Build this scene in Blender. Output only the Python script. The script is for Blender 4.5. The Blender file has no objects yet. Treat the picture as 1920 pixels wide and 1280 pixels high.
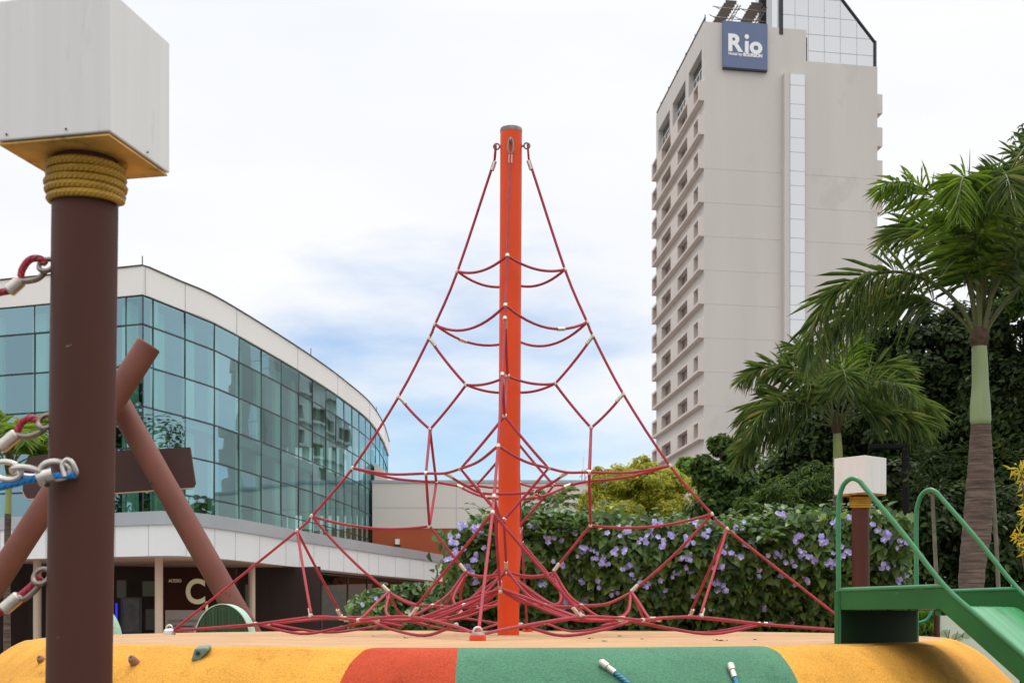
import bpy, math, random
import numpy as np
from mathutils import Vector, Matrix, Euler

R = math.radians
random.seed(7)
rng = np.random.default_rng(11)
SC = bpy.context.scene
COL = SC.collection

# ------------------------------------------------------------------ camera
EYE = 1.3035          # eye height above the park ground
FPX = 2450.0          # focal length in photo pixels (1920 wide)
HOR = 1160.0          # horizon row in the photo
cam_d = bpy.data.cameras.new('camera')
cam = bpy.data.objects.new('camera', cam_d)
COL.objects.link(cam)
cam.location = (0, 0, EYE)
cam.rotation_euler = (R(90), 0, 0)
cam_d.sensor_width = 36
cam_d.lens = FPX * 36 / 1920
cam_d.shift_y = (HOR - 640) / 1920
cam_d.clip_end = 4000
cam_d.clip_start = 0.05
cam_d.dof.use_dof = True
cam_d.dof.focus_distance = 8.3
cam_d.dof.aperture_fstop = 9.0
SC.camera = cam

# ------------------------------------------------------------------ world, sun, exposure
SUN_EL, SUN_AZ = 66, 25      # azimuth measured clockwise from +Y
w = bpy.data.worlds.new('World'); SC.world = w; w.use_nodes = True
nt = w.node_tree; nt.nodes.clear()
out = nt.nodes.new('ShaderNodeOutputWorld')
bg = nt.nodes.new('ShaderNodeBackground'); bg.inputs['Strength'].default_value = 0.1
sky = nt.nodes.new('ShaderNodeTexSky'); sky.sky_type = 'NISHITA'; sky.sun_disc = False
sky.sun_elevation = R(SUN_EL); sky.sun_rotation = R(SUN_AZ); sky.dust_density = 0.4; sky.air_density = 1.0; sky.ozone_density = 3.0
tc = nt.nodes.new('ShaderNodeTexCoord')
mp = nt.nodes.new('ShaderNodeMapping'); mp.inputs['Scale'].default_value = (1.0, 1.0, 3.6)
nz = nt.nodes.new('ShaderNodeTexNoise'); nz.inputs['Scale'].default_value = 2.6
nz.inputs['Detail'].default_value = 7; nz.inputs['Roughness'].default_value = 0.55
sep = nt.nodes.new('ShaderNodeSeparateXYZ')
el = nt.nodes.new('ShaderNodeMapRange'); el.inputs[1].default_value = 0.10; el.inputs[2].default_value = 0.30
el.inputs[3].default_value = 0.10; el.inputs[4].default_value = 0.42
add = nt.nodes.new('ShaderNodeMath'); add.operation = 'ADD'
ramp = nt.nodes.new('ShaderNodeMapRange'); ramp.interpolation_type = 'SMOOTHSTEP'
ramp.inputs[1].default_value = 0.30; ramp.inputs[2].default_value = 0.62
ramp.inputs[3].default_value = 0.0; ramp.inputs[4].default_value = 1.0
mix = nt.nodes.new('ShaderNodeMix'); mix.data_type = 'RGBA'
nz2 = nt.nodes.new('ShaderNodeTexNoise'); nz2.inputs['Scale'].default_value = 3.0; nz2.inputs['Detail'].default_value = 4
cl = nt.nodes.new('ShaderNodeMix'); cl.data_type = 'RGBA'
cl.inputs[6].default_value = (9.2, 9.55, 10.2, 1); cl.inputs[7].default_value = (11.2, 11.2, 11.3, 1)
L = nt.links.new
L(tc.outputs['Generated'], mp.inputs['Vector']); L(mp.outputs[0], nz.inputs['Vector']); L(mp.outputs[0], nz2.inputs['Vector'])
L(tc.outputs['Generated'], sep.inputs[0]); L(sep.outputs['Z'], el.inputs[0])
def wm(op, a, b=0.0):
    n = nt.nodes.new('ShaderNodeMath'); n.operation = op
    for i, q in enumerate((a, b)):
        if isinstance(q, (int, float)): n.inputs[i].default_value = q
        else: L(q, n.inputs[i])
    return n.outputs[0]
# a gap in the cloud low over the trees
gx = wm('POWER', wm('ABSOLUTE', wm('DIVIDE', wm('SUBTRACT', sep.outputs['X'], -0.05), 0.26)), 2.0)
gz = wm('POWER', wm('ABSOLUTE', wm('DIVIDE', wm('SUBTRACT', sep.outputs['Z'], 0.195), 0.13)), 2.0)
gap = wm('MULTIPLY', wm('EXPONENT', wm('MULTIPLY', wm('ADD', gx, gz), -1.0)), 0.34)
L(wm('SUBTRACT', nz.outputs['Fac'], gap), add.inputs[0]); L(el.outputs[0], add.inputs[1]); L(add.outputs[0], ramp.inputs[0])
L(nz2.outputs['Fac'], cl.inputs[0])
# an overcast dome is brighter overhead than near the horizon
zen = nt.nodes.new('ShaderNodeMapRange'); zen.inputs[1].default_value = 0.42; zen.inputs[2].default_value = 1.0
zen.inputs[3].default_value = 0.72; zen.inputs[4].default_value = 1.85; L(sep.outputs['Z'], zen.inputs[0])
clz = nt.nodes.new('ShaderNodeVectorMath'); clz.operation = 'SCALE'; L(cl.outputs[2], clz.inputs[0]); L(zen.outputs[0], clz.inputs['Scale'])
L(ramp.outputs[0], mix.inputs[0]); L(sky.outputs[0], mix.inputs[6]); L(clz.outputs[0], mix.inputs[7])
L(mix.outputs[2], bg.inputs['Color']); L(bg.outputs[0], out.inputs['Surface'])

sd = bpy.data.lights.new('sun', 'SUN'); sd.energy = 1.0; sd.angle = R(16); sd.color = (1.0, 0.95, 0.88)
sun = bpy.data.objects.new('sun', sd); COL.objects.link(sun)
sv = Vector((math.sin(R(SUN_AZ)) * math.cos(R(SUN_EL)), math.cos(R(SUN_AZ)) * math.cos(R(SUN_EL)), math.sin(R(SUN_EL))))
sun.rotation_euler = sv.to_track_quat('Z', 'Y').to_euler(); sun.location = (0, 0, 60)

SC.view_settings.view_transform = 'Standard'; SC.view_settings.look = 'None'
SC.view_settings.exposure = 0.40; SC.view_settings.gamma = 1.0
SC.cycles.use_denoising = True
SC.cycles.max_bounces = 10; SC.cycles.transparent_max_bounces = 12

# ------------------------------------------------------------------ helpers
def W(px, py, Y):
    """photo pixel + distance -> world point"""
    return Vector(((px - 960) / FPX * Y, Y, EYE + (HOR - py) / FPX * Y))

def wloc(o):
    v = Vector((0, 0, 0))
    while o is not None:
        v = v + Vector(o.location); o = o.parent
    return v

def tag(o, label=None, cat=None, group=None, kind=None):
    if label: o['label'] = label
    if cat: o['category'] = cat
    if group: o['group'] = group
    if kind: o['kind'] = kind
    return o

def thing(name, label, cat, loc, group=None, rotz=0):
    o = bpy.data.objects.new(name, None); COL.objects.link(o)
    o.empty_display_size = 0.2
    o.location = loc; o.rotation_euler = (0, 0, rotz)
    return tag(o, label, cat, group)

class MB:
    def __init__(s):
        s.v = []; s.f = []; s.uv = []; s.mi = []; s.cm = 0
    def face(s, idx, uv=None):
        s.f.append(tuple(idx)); s.uv.append(uv); s.mi.append(s.cm)
    def quad(s, a, b, c, d):
        n = len(s.v); s.v += [Vector(p) for p in (a, b, c, d)]; s.face((n, n+1, n+2, n+3))
    def poly(s, pts):
        n = len(s.v); s.v += [Vector(p) for p in pts]; s.face(range(n, n+len(pts)))
    def frame_box(s, o, ax, ay, az):
        """box from corner o with edge vectors"""
        o, ax, ay, az = map(Vector, (o, ax, ay, az))
        if ax.cross(ay).dot(az) < 0:
            o = o + ax; ax = -ax
        n = len(s.v)
        s.v += [o, o+ax, o+ax+ay, o+ay, o+az, o+ax+az, o+ax+ay+az, o+ay+az]
        for q in ((0,3,2,1),(4,5,6,7),(0,1,5,4),(1,2,6,5),(2,3,7,6),(3,0,4,7)):
            s.face([n+i for i in q])
    def box(s, c, d, rz=0):
        c = Vector(c); m = Matrix.Rotation(rz, 3, 'Z')
        ax, ay, az = m @ Vector((d[0],0,0)), m @ Vector((0,d[1],0)), Vector((0,0,d[2]))
        s.frame_box(c - (ax+ay+az)/2, ax, ay, az)
    def tube(s, pts, r, n=8, caps=True, closed=False):
        pts = [Vector(p) for p in pts]
        m = len(pts)
        rr = r if isinstance(r, (list, tuple)) else [r]*m
        tang = []
        for i in range(m):
            if closed: t = pts[(i+1) % m] - pts[i-1]
            elif i == 0: t = pts[1]-pts[0]
            elif i == m-1: t = pts[-1]-pts[-2]
            else: t = (pts[i+1]-pts[i]).normalized() + (pts[i]-pts[i-1]).normalized()
            if t.length < 1e-9: t = Vector((0,0,1))
            tang.append(t.normalized())
        ref = Vector((0,0,1)) if abs(tang[0].z) < 0.9 else Vector((0,1,0))
        u = tang[0].cross(ref).normalized()
        base = len(s.v); length = 0; Ls = []
        for i in range(m):
            if i: length += (pts[i]-pts[i-1]).length
            Ls.append(length)
            u = (u - tang[i]*u.dot(tang[i]))
            if u.length < 1e-6: u = tang[i].orthogonal()
            u.normalize(); vv = tang[i].cross(u)
            for k in range(n):
                a = 2*math.pi*k/n
                s.v.append(pts[i] + (u*math.cos(a) + vv*math.sin(a))*rr[i])
        for i in range(m if closed else m-1):
            j = (i+1) % m
            for k in range(n):
                k2 = (k+1) % n
                s.face((base+i*n+k, base+i*n+k2, base+j*n+k2, base+j*n+k),
                       ((k/n, Ls[i]), ((k+1)/n, Ls[i]), ((k+1)/n, Ls[j]), (k/n, Ls[j])))
        if caps and not closed:
            s.face([base+k for k in range(n)][::-1]); s.face([base+(m-1)*n+k for k in range(n)])
    def lathe(s, prof, c, n=24, caps=True, ax=None):
        """profile [(r,z)] round the vertical through c"""
        c = Vector(c); base = len(s.v)
        for r, z in prof:
            for k in range(n):
                a = 2*math.pi*k/n
                s.v.append(c + Vector((r*math.cos(a), r*math.sin(a), z)))
        for i in range(len(prof)-1):
            for k in range(n):
                k2 = (k+1) % n
                s.face((base+i*n+k, base+i*n+k2, base+(i+1)*n+k2, base+(i+1)*n+k),
                       ((k/n, prof[i][1]), ((k+1)/n, prof[i][1]), ((k+1)/n, prof[i+1][1]), (k/n, prof[i+1][1])))
        if caps:
            s.face([base+k for k in range(n)][::-1]); s.face([base+(len(prof)-1)*n+k for k in range(n)])
    def prism(s, pts, off):
        """polygon extruded by vector off"""
        pts = [Vector(p) for p in pts]; off = Vector(off); n = len(s.v); m = len(pts)
        s.v += pts + [p+off for p in pts]
        s.face(list(range(n, n+m))); s.face(list(range(n+m, n+2*m))[::-1])
        for i in range(m):
            j = (i+1) % m
            s.face((n+i, n+m+i, n+m+j, n+j))
    def strip(s, P, Q):
        """quad strip between two equal polylines"""
        for i in range(len(P)-1):
            s.quad(P[i], P[i+1], Q[i+1], Q[i])
    def build(s, name, mat, parent=None, smooth=False, local=False, bevel=0, origin=None, ang=35):
        V = np.array([tuple(p) for p in s.v], dtype=float)
        if parent is not None:
            o0 = Vector((0,0,0)) if local else wloc(parent)
        else:
            if origin is None:
                lo, hi = V.min(0), V.max(0)
                o0 = Vector(((lo[0]+hi[0])/2, (lo[1]+hi[1])/2, lo[2]))
            else: o0 = Vector(origin)
        V = V - np.array(o0)
        me = bpy.data.meshes.new(name)
        me.from_pydata(V.tolist(), [], s.f)
        if any(u is not None for u in s.uv):
            ul = me.uv_layers.new(name='UVMap'); arr = []
            for f, u in zip(s.f, s.uv):
                arr += list(sum(u, ())) if u is not None else [0.0]*(2*len(f))
            ul.data.foreach_set('uv', arr)
        mats = mat if isinstance(mat, (list, tuple)) else [mat]
        for m in mats: me.materials.append(m)
        if len(mats) > 1: me.polygons.foreach_set('material_index', s.mi)
        if smooth:
            me.polygons.foreach_set('use_smooth', [True]*len(me.polygons))
            me.set_sharp_from_angle(angle=R(ang))
        me.update()
        o = bpy.data.objects.new(name, me); COL.objects.link(o)
        if parent is not None: o.parent = parent
        else: o.location = o0
        if bevel:
            b = o.modifiers.new('Bevel', 'BEVEL'); b.width = bevel; b.segments = 2; b.limit_method = 'ANGLE'; b.angle_limit = R(50)
        return o

def spline(pts, sub=8):
    pts = [Vector(p) for p in pts]
    if len(pts) < 3: return pts
    P = [2*pts[0]-pts[1]] + pts + [2*pts[-1]-pts[-2]]
    res = []
    for i in range(1, len(P)-2):
        a, b, c, d = P[i-1], P[i], P[i+1], P[i+2]
        for k in range(sub):
            t = k/sub
            res.append(0.5*((2*b)+(c-a)*t+(2*a-5*b+4*c-d)*t*t+(3*b-a-3*c+d)*t**3))
    res.append(pts[-1]); return res

def sagged(a, b, sag, n=12):
    a, b = Vector(a), Vector(b)
    return [a.lerp(b, i/n) - Vector((0,0,sag*4*(i/n)*(1-i/n))) for i in range(n+1)]

def text_mesh(txt, size, depth=0.01, offset=0.0, sx=1.0):
    """flat letters in the XZ plane facing -Y, left-bottom at the origin -> list of (verts, faces)"""
    cu = bpy.data.curves.new('t', 'FONT'); cu.body = txt; cu.size = size; cu.extrude = depth; cu.offset = offset
    cu.resolution_u = 6
    ob = bpy.data.objects.new('t', cu); COL.objects.link(ob)
    dg = bpy.context.evaluated_depsgraph_get(); dg.update()
    me = ob.evaluated_get(dg).to_mesh()
    vs = [Vector((v.co.x*sx, -v.co.z, v.co.y)) for v in me.vertices]
    fs = [tuple(p.vertices) for p in me.polygons]
    ob.evaluated_get(dg).to_mesh_clear()
    bpy.data.objects.remove(ob); bpy.data.curves.remove(cu)
    return vs, fs

def add_text(mb, txt, size, pos, ex, ey, depth=0.01, offset=0.0, fit=None):
    """letters on a plane: ex reading direction, ey outward normal"""
    vs, fs = text_mesh(txt, size, depth, offset)
    if fit:
        x0 = min(v.x for v in vs); x1 = max(v.x for v in vs); z0 = min(v.z for v in vs); z1 = max(v.z for v in vs)
        vs = [Vector(((v.x-x0)/(x1-x0)*fit[0], v.y, (v.z-z0)/(z1-z0)*fit[1])) for v in vs]
    pos, ex, ey = Vector(pos), Vector(ex).normalized(), Vector(ey).normalized()
    n = len(mb.v)
    mb.v += [pos + ex*v.x - ey*v.y + Vector((0,0,v.z)) for v in vs]
    for f in fs: mb.face([n+i for i in f])

# ------------------------------------------------------------------ materials
def mat(name, col, rough=0.5, metal=0.0, noise=None, bump=None, spec=0.5, coat=0.0, chips=None):
    """noise=(scale, amount, detail[, stretch]) varies the colour; bump=(scale, strength, distance)"""
    m = bpy.data.materials.new(name); m.use_nodes = True
    t = m.node_tree; b = t.nodes['Principled BSDF']
    b.inputs['Base Color'].default_value = (*col, 1); b.inputs['Roughness'].default_value = rough
    b.inputs['Metallic'].default_value = metal; b.inputs['Specular IOR Level'].default_value = spec
    b.inputs['Coat Weight'].default_value = coat
    co = t.nodes.new('ShaderNodeTexCoord')
    if noise:
        src = co.outputs['Object']
        if len(noise) > 3:
            mpn = t.nodes.new('ShaderNodeMapping'); mpn.inputs['Scale'].default_value = noise[3]
            t.links.new(src, mpn.inputs[0]); src = mpn.outputs[0]
        n = t.nodes.new('ShaderNodeTexNoise'); n.inputs['Scale'].default_value = noise[0]; n.inputs['Detail'].default_value = noise[2]
        t.links.new(src, n.inputs['Vector'])
        mr = t.nodes.new('ShaderNodeMapRange'); mr.inputs[1].default_value = 0.3; mr.inputs[2].default_value = 0.7
        mr.inputs[3].default_value = 1-noise[1]; mr.inputs[4].default_value = 1+noise[1]
        t.links.new(n.outputs['Fac'], mr.inputs[0])
        h = t.nodes.new('ShaderNodeVectorMath'); h.operation = 'SCALE'; h.inputs[0].default_value = col
        t.links.new(mr.outputs[0], h.inputs['Scale']); t.links.new(h.outputs[0], b.inputs['Base Color'])
        if chips:                            # (scale, threshold, softness, colour[, stretch]) flakes or stains with a shape of their own
            cn_ = t.nodes.new('ShaderNodeTexNoise'); cn_.inputs['Scale'].default_value = chips[0]; cn_.inputs['Detail'].default_value = 6; cn_.inputs['Roughness'].default_value = 0.65
            cm_ = t.nodes.new('ShaderNodeMapping'); cm_.inputs['Location'].default_value = (3.1, 1.7, 0.4)
            if len(chips) > 4: cm_.inputs['Scale'].default_value = chips[4]
            t.links.new(co.outputs['Object'], cm_.inputs[0]); t.links.new(cm_.outputs[0], cn_.inputs['Vector'])
            cr_ = t.nodes.new('ShaderNodeMapRange'); cr_.inputs[1].default_value = chips[1]; cr_.inputs[2].default_value = chips[1]+chips[2]
            t.links.new(cn_.outputs['Fac'], cr_.inputs[0])
            mc_ = t.nodes.new('ShaderNodeMix'); mc_.data_type = 'RGBA'; mc_.inputs[7].default_value = (*chips[3], 1)
            t.links.new(cr_.outputs[0], mc_.inputs[0]); t.links.new(h.outputs[0], mc_.inputs[6]); t.links.new(mc_.outputs[2], b.inputs['Base Color'])
        r2 = t.nodes.new('ShaderNodeMapRange'); r2.inputs[3].default_value = max(0.02, rough-0.1); r2.inputs[4].default_value = min(1, rough+0.12)
        t.links.new(n.outputs['Fac'], r2.inputs[0]); t.links.new(r2.outputs[0], b.inputs['Roughness'])
    if bump:
        n2 = t.nodes.new('ShaderNodeTexNoise'); n2.inputs['Scale'].default_value = bump[0]; n2.inputs['Detail'].default_value = 3
        t.links.new(co.outputs['Object'], n2.inputs['Vector'])
        bp = t.nodes.new('ShaderNodeBump'); bp.inputs['Strength'].default_value = bump[1]; bp.inputs['Distance'].default_value = bump[2]
        t.links.new(n2.outputs['Fac'], bp.inputs['Height']); t.links.new(bp.outputs[0], b.inputs['Normal'])
    return m

def rope_mat(name, col, strands=3, pitch=22.0):
    m = mat(name, col, 0.5, noise=(14, 0.22, 4))
    t = m.node_tree; b = t.nodes['Principled BSDF']
    uv = t.nodes.new('ShaderNodeUVMap'); sp = t.nodes.new('ShaderNodeSeparateXYZ')
    t.links.new(uv.outputs[0], sp.inputs[0])
    def M(op, a, bb):
        n = t.nodes.new('ShaderNodeMath'); n.operation = op
        for i, q in enumerate((a, bb)):
            if q is None: continue
            if isinstance(q, (int, float)): n.inputs[i].default_value = q
            else: t.links.new(q, n.inputs[i])
        return n.outputs[0]
    ph = M('ADD', M('MULTIPLY', sp.outputs[0], strands), M('MULTIPLY', sp.outputs[1], pitch*strands))
    sn = M('ABSOLUTE', M('SINE', M('MULTIPLY', ph, math.pi), None), None)
    bp = t.nodes.new('ShaderNodeBump'); bp.inputs['Strength'].default_value = 0.9; bp.inputs['Distance'].default_value = 0.003
    t.links.new(sn, bp.inputs['Height']); t.links.new(bp.outputs[0], b.inputs['Normal'])
    return m

def leaf_mat(name, c1, c2, c3=None, p3=0.06, trans=0.35, rough=0.45, spec=0.4):
    m = bpy.data.materials.new(name); m.use_nodes = True
    t = m.node_tree; b = t.nodes['Principled BSDF']; o = t.nodes['Material Output']
    g = t.nodes.new('ShaderNodeNewGeometry')
    r = t.nodes.new('ShaderNodeValToRGB')
    r.color_ramp.elements[0].color = (*c1, 1); r.color_ramp.elements[1].color = (*c2, 1)
    if c3:
        r.color_ramp.elements[1].position = 1-p3-0.02
        e = r.color_ramp.elements.new(1-p3); e.color = (*c3, 1)
    t.links.new(g.outputs['Random Per Island'], r.inputs[0])
    t.links.new(r.outputs[0], b.inputs['Base Color'])
    b.inputs['Roughness'].default_value = rough; b.inputs['Specular IOR Level'].default_value = spec
    tr = t.nodes.new('ShaderNodeBsdfTranslucent')
    hs = t.nodes.new('ShaderNodeHueSaturation'); hs.inputs['Value'].default_value = 1.5; hs.inputs['Hue'].default_value = 0.485
    t.links.new(r.outputs[0], hs.inputs['Color']); t.links.new(hs.outputs[0], tr.inputs['Color'])
    mx = t.nodes.new('ShaderNodeMixShader'); mx.inputs[0].default_value = trans
    t.links.new(b.outputs[0], mx.inputs[1]); t.links.new(tr.outputs[0], mx.inputs[2]); t.links.new(mx.outputs[0], o.inputs['Surface'])
    return m

def emit_mat(name, col, s):
    m = mat(name, col); b = m.node_tree.nodes['Principled BSDF']
    b.inputs['Emission Color'].default_value = (*col, 1); b.inputs['Emission Strength'].default_value = s
    return m

def pane_mat(name, tint, gloss, fac):
    m = bpy.data.materials.new(name); m.use_nodes = True
    t = m.node_tree; o = t.nodes['Material Output']; t.nodes.remove(t.nodes['Principled BSDF'])
    tr = t.nodes.new('ShaderNodeBsdfTransparent'); tr.inputs[0].default_value = (*tint, 1)
    gl = t.nodes.new('ShaderNodeBsdfGlossy'); gl.inputs['Color'].default_value = (*gloss, 1); gl.inputs['Roughness'].default_value = 0.015
    co = t.nodes.new('ShaderNodeTexCoord'); n = t.nodes.new('ShaderNodeTexNoise'); n.inputs['Scale'].default_value = 0.55; n.inputs['Detail'].default_value = 1
    bp = t.nodes.new('ShaderNodeBump'); bp.inputs['Strength'].default_value = 0.25; bp.inputs['Distance'].default_value = 0.02
    t.links.new(co.outputs['Object'], n.inputs[0]); t.links.new(n.outputs['Fac'], bp.inputs['Height']); t.links.new(bp.outputs[0], gl.inputs['Normal'])
    lw = t.nodes.new('ShaderNodeLayerWeight'); lw.inputs[0].default_value = 0.3
    mr = t.nodes.new('ShaderNodeMapRange'); mr.inputs[3].default_value = fac; mr.inputs[4].default_value = min(1, fac+0.45)
    oi = t.nodes.new('ShaderNodeObjectInfo'); ov = t.nodes.new('ShaderNodeMapRange'); ov.inputs[3].default_value = 0.82; ov.inputs[4].default_value = 1.12
    t.links.new(oi.outputs['Random'], ov.inputs[0])
    gs = t.nodes.new('ShaderNodeVectorMath'); gs.operation = 'SCALE'; gs.inputs[0].default_value = gloss
    t.links.new(ov.outputs[0], gs.inputs['Scale']); t.links.new(gs.outputs[0], gl.inputs['Color'])
    t.links.new(lw.outputs['Facing'], mr.inputs[0])
    mx = t.nodes.new('ShaderNodeMixShader'); t.links.new(mr.outputs[0], mx.inputs[0])
    t.links.new(tr.outputs[0], mx.inputs[1]); t.links.new(gl.outputs[0], mx.inputs[2]); t.links.new(mx.outputs[0], o.inputs['Surface'])
    return m

M_brown = mat('brown_paint', (0.078, 0.026, 0.017), 0.55, spec=0.22, noise=(3.0, 0.18, 6, (1, 1, 0.25)), bump=(60, 0.12, 0.002), chips=(26, 0.70, 0.02, (0.22, 0.16, 0.14)))
M_log = mat('brown_log_paint', (0.160, 0.057, 0.040), 0.6, spec=0.3, noise=(2.0, 0.2, 6), bump=(40, 0.15, 0.002), chips=(9, 0.66, 0.04, (0.10, 0.045, 0.035)))
M_board = mat('brown_board', (0.055, 0.023, 0.018), 0.6, noise=(3, 0.12, 4))
M_boardedge = mat('board_edge', (0.5, 0.38, 0.27), 0.7)
M_white = mat('white_acrylic', (0.69, 0.675, 0.645), 0.16, noise=(2.2, 0.035, 5, (14, 14, 0.5)), bump=(3, 0.04, 0.01), chips=(7, 0.60, 0.2, (0.58, 0.54, 0.47), (3, 3, 0.6)))
M_whiteside = M_white
M_yelbase = mat('yellow_stained_board', (0.58, 0.33, 0.075), 0.6, noise=(9, 0.45, 5), chips=(11, 0.55, 0.12, (0.16, 0.13, 0.03)))
M_yelrope = rope_mat('yellow_rope', (0.42, 0.235, 0.018), 3, 30)
M_red = rope_mat('crimson_rope', (0.36, 0.016, 0.034))
M_blue = rope_mat('blue_rope', (0.010, 0.19, 0.52))
M_teal = rope_mat('teal_blue_rope', (0.02, 0.20, 0.33))
M_zinc = mat('zinc', (0.62, 0.58, 0.52), 0.34, 0.85, noise=(30, 0.2, 3))
M_olz = mat('worn_zinc', (0.23, 0.19, 0.16), 0.4, 0.7, noise=(30, 0.3, 3))
M_alu = mat('ferrule_metal', (0.58, 0.53, 0.45), 0.36, 0.75, noise=(40, 0.15, 3))
M_orange = mat('orange_enamel', (0.70, 0.064, 0.007), 0.40, spec=0.3, noise=(4, 0.13, 6, (1, 1, 0.3)), bump=(25, 0.08, 0.002), chips=(22, 0.695, 0.02, (0.22, 0.06, 0.03)))
M_worn = mat('worn_grey_cap', (0.22, 0.20, 0.18), 0.6, noise=(25, 0.4, 4))
M_green = mat('green_enamel', (0.016, 0.108, 0.020), 0.38, spec=0.35, noise=(3.5, 0.2, 6), bump=(8, 0.08, 0.004), chips=(24, 0.685, 0.03, (0.075, 0.16, 0.07)))
M_greenlt = mat('green_rail_enamel', (0.035, 0.20, 0.075), 0.30, noise=(6, 0.14, 4))
M_bed = mat('worn_green_chute', (0.07, 0.30, 0.12), 0.24, noise=(3, 0.28, 5, (0.6, 7, 1)))
M_innershade = mat('shade_dark_green', (0.010, 0.036, 0.010), 0.7, spec=0.15)  # slide green darkened, the shade under the platform is in the colour
M_dkgreen = mat('dark_green_board', (0.018, 0.065, 0.026), 0.6, noise=(30, 0.45, 3, (1, 0.02, 0.02)))
M_ltgreen = mat('pale_green_rim', (0.42, 0.62, 0.50), 0.55, noise=(6, 0.08, 3))
M_conc = mat('hotel_render', (0.605, 0.557, 0.512), 0.85, noise=(0.35, 0.05, 7, (1, 1, 0.12)), chips=(0.16, 0.56, 0.05, (0.568, 0.522, 0.481), (1, 1, 0.8)), bump=(6, 0.1, 0.02))
M_conc2 = mat('hotel_band_render', (0.64, 0.56, 0.505), 0.85, noise=(0.3, 0.06, 5))
M_recess = mat('window_recess', (0.17, 0.12, 0.10), 0.8)
M_dkglass = mat('dark_window_glass', (0.03, 0.035, 0.04), 0.05, spec=0.8)
M_curtain = mat('curtain', (0.55, 0.50, 0.44), 0.9)
M_sign = mat('slate_blue_sign', (0.115, 0.155, 0.265), 0.4, noise=(0.6, 0.05, 4))
M_letter = mat('white_letter', (0.85, 0.85, 0.83), 0.5)
M_mirror = mat('mirror_glass', (0.66, 0.665, 0.66), 0.02, 1.0)
M_black = mat('black_frame', (0.02, 0.02, 0.024), 0.45)
M_shadepole = mat('black_pole_shaded', (0.012, 0.012, 0.013), 0.8, spec=0.1)  # black deepened so the colour carries the shade among the trees
M_dksteel = mat('dark_steel', (0.07, 0.06, 0.05), 0.5, 0.4)
M_panelback = mat('brown_panel_back', (0.085, 0.06, 0.042), 0.7)
M_fascia = mat('white_fascia', (0.80, 0.765, 0.715), 0.55, noise=(0.25, 0.035, 5))
M_canopy = mat('canopy_white', (0.76, 0.76, 0.75), 0.4, noise=(0.3, 0.03, 5))
M_greycap = mat('grey_metal_cap', (0.40, 0.42, 0.44), 0.35, 0.2, noise=(0.5, 0.06, 4))
M_soffit = mat('beige_soffit', (0.62, 0.40, 0.30), 0.7)
M_column = mat('beige_column', (0.60, 0.44, 0.33), 0.7, noise=(1, 0.05, 3))
M_mullion = mat('mullion', (0.02, 0.025, 0.03), 0.4)
M_pane = pane_mat('facade_glass', (0.42, 0.74, 0.60), (0.48, 0.75, 0.84), 0.36)
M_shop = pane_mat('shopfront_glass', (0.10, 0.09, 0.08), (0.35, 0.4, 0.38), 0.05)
M_slab = mat('interior_slab', (0.34, 0.38, 0.35), 0.8)
M_inwall = mat('interior_wall', (0.09, 0.13, 0.11), 0.9)
M_blind = mat('pale_blind', (0.75, 0.80, 0.76), 0.8)
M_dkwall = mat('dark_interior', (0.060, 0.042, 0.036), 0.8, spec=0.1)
M_signbrown = mat('sign_brown', (0.034, 0.010, 0.007), 0.8, spec=0.08)
M_cream = mat('cream_letter', (0.72, 0.62, 0.38), 0.5)
M_infopanel = mat('info_panel', (0.30, 0.245, 0.215), 0.6)
M_beige = mat('beige_wall', (0.72, 0.65, 0.585), 0.8, noise=(0.2, 0.03, 5))
M_terra = mat('terracotta_wall', (0.42, 0.085, 0.028), 0.7, noise=(0.4, 0.05, 4))
M_bark = mat('bark', (0.10, 0.075, 0.055), 0.9, noise=(6, 0.35, 5), bump=(20, 0.5, 0.02))
M_palmbark = mat('ringed_palm_bark', (0.115, 0.075, 0.058), 0.85, noise=(3, 0.5, 6, (1, 1, 10)), bump=(18, 0.5, 0.02), chips=(2.4, 0.54, 0.05, (0.20, 0.14, 0.11), (1, 1, 16)))
M_shaft = mat('green_crownshaft', (0.27, 0.33, 0.16), 0.5, noise=(2.5, 0.18, 5, (3, 3, 0.5)))
M_shafty = mat('yellow_green_crownshaft', (0.36, 0.40, 0.13), 0.5, noise=(3, 0.15, 4))
M_fibre = mat('brown_fibre', (0.10, 0.06, 0.04), 0.9, noise=(20, 0.4, 4))
M_rachis = mat('frond_rib', (0.13, 0.14, 0.05), 0.6)
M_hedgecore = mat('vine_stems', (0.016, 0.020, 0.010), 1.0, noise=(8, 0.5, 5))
L_vine = leaf_mat('vine_leaf', (0.020, 0.055, 0.010), (0.125, 0.220, 0.045), (0.26, 0.36, 0.08), 0.02, 0.30, 0.42, 0.45)
L_yel = leaf_mat('yellow_green_leaf', (0.17, 0.21, 0.010), (0.43, 0.44, 0.030), (0.48, 0.40, 0.03), 0.1, 0.5)
L_dark = leaf_mat('dark_leaf', (0.012, 0.026, 0.006), (0.040, 0.068, 0.014), (0.09, 0.12, 0.025), 0.06, 0.22, 0.6, 0.18)
L_mid = leaf_mat('mid_leaf', (0.022, 0.050, 0.008), (0.085, 0.145, 0.022), (0.16, 0.22, 0.03), 0.08, 0.32, 0.55, 0.25)
L_bright = leaf_mat('bright_leaf', (0.07, 0.16, 0.015), (0.18, 0.30, 0.03), None, 0, 0.4)
L_palm = leaf_mat('palm_leaflet', (0.045, 0.088, 0.020), (0.175, 0.250, 0.055), (0.28, 0.25, 0.07), 0.06, 0.40, 0.33, 0.5)
L_palmlt = leaf_mat('bright_palm_leaflet', (0.07, 0.15, 0.02), (0.21, 0.33, 0.03), (0.30, 0.36, 0.05), 0.08, 0.40, 0.35)
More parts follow.
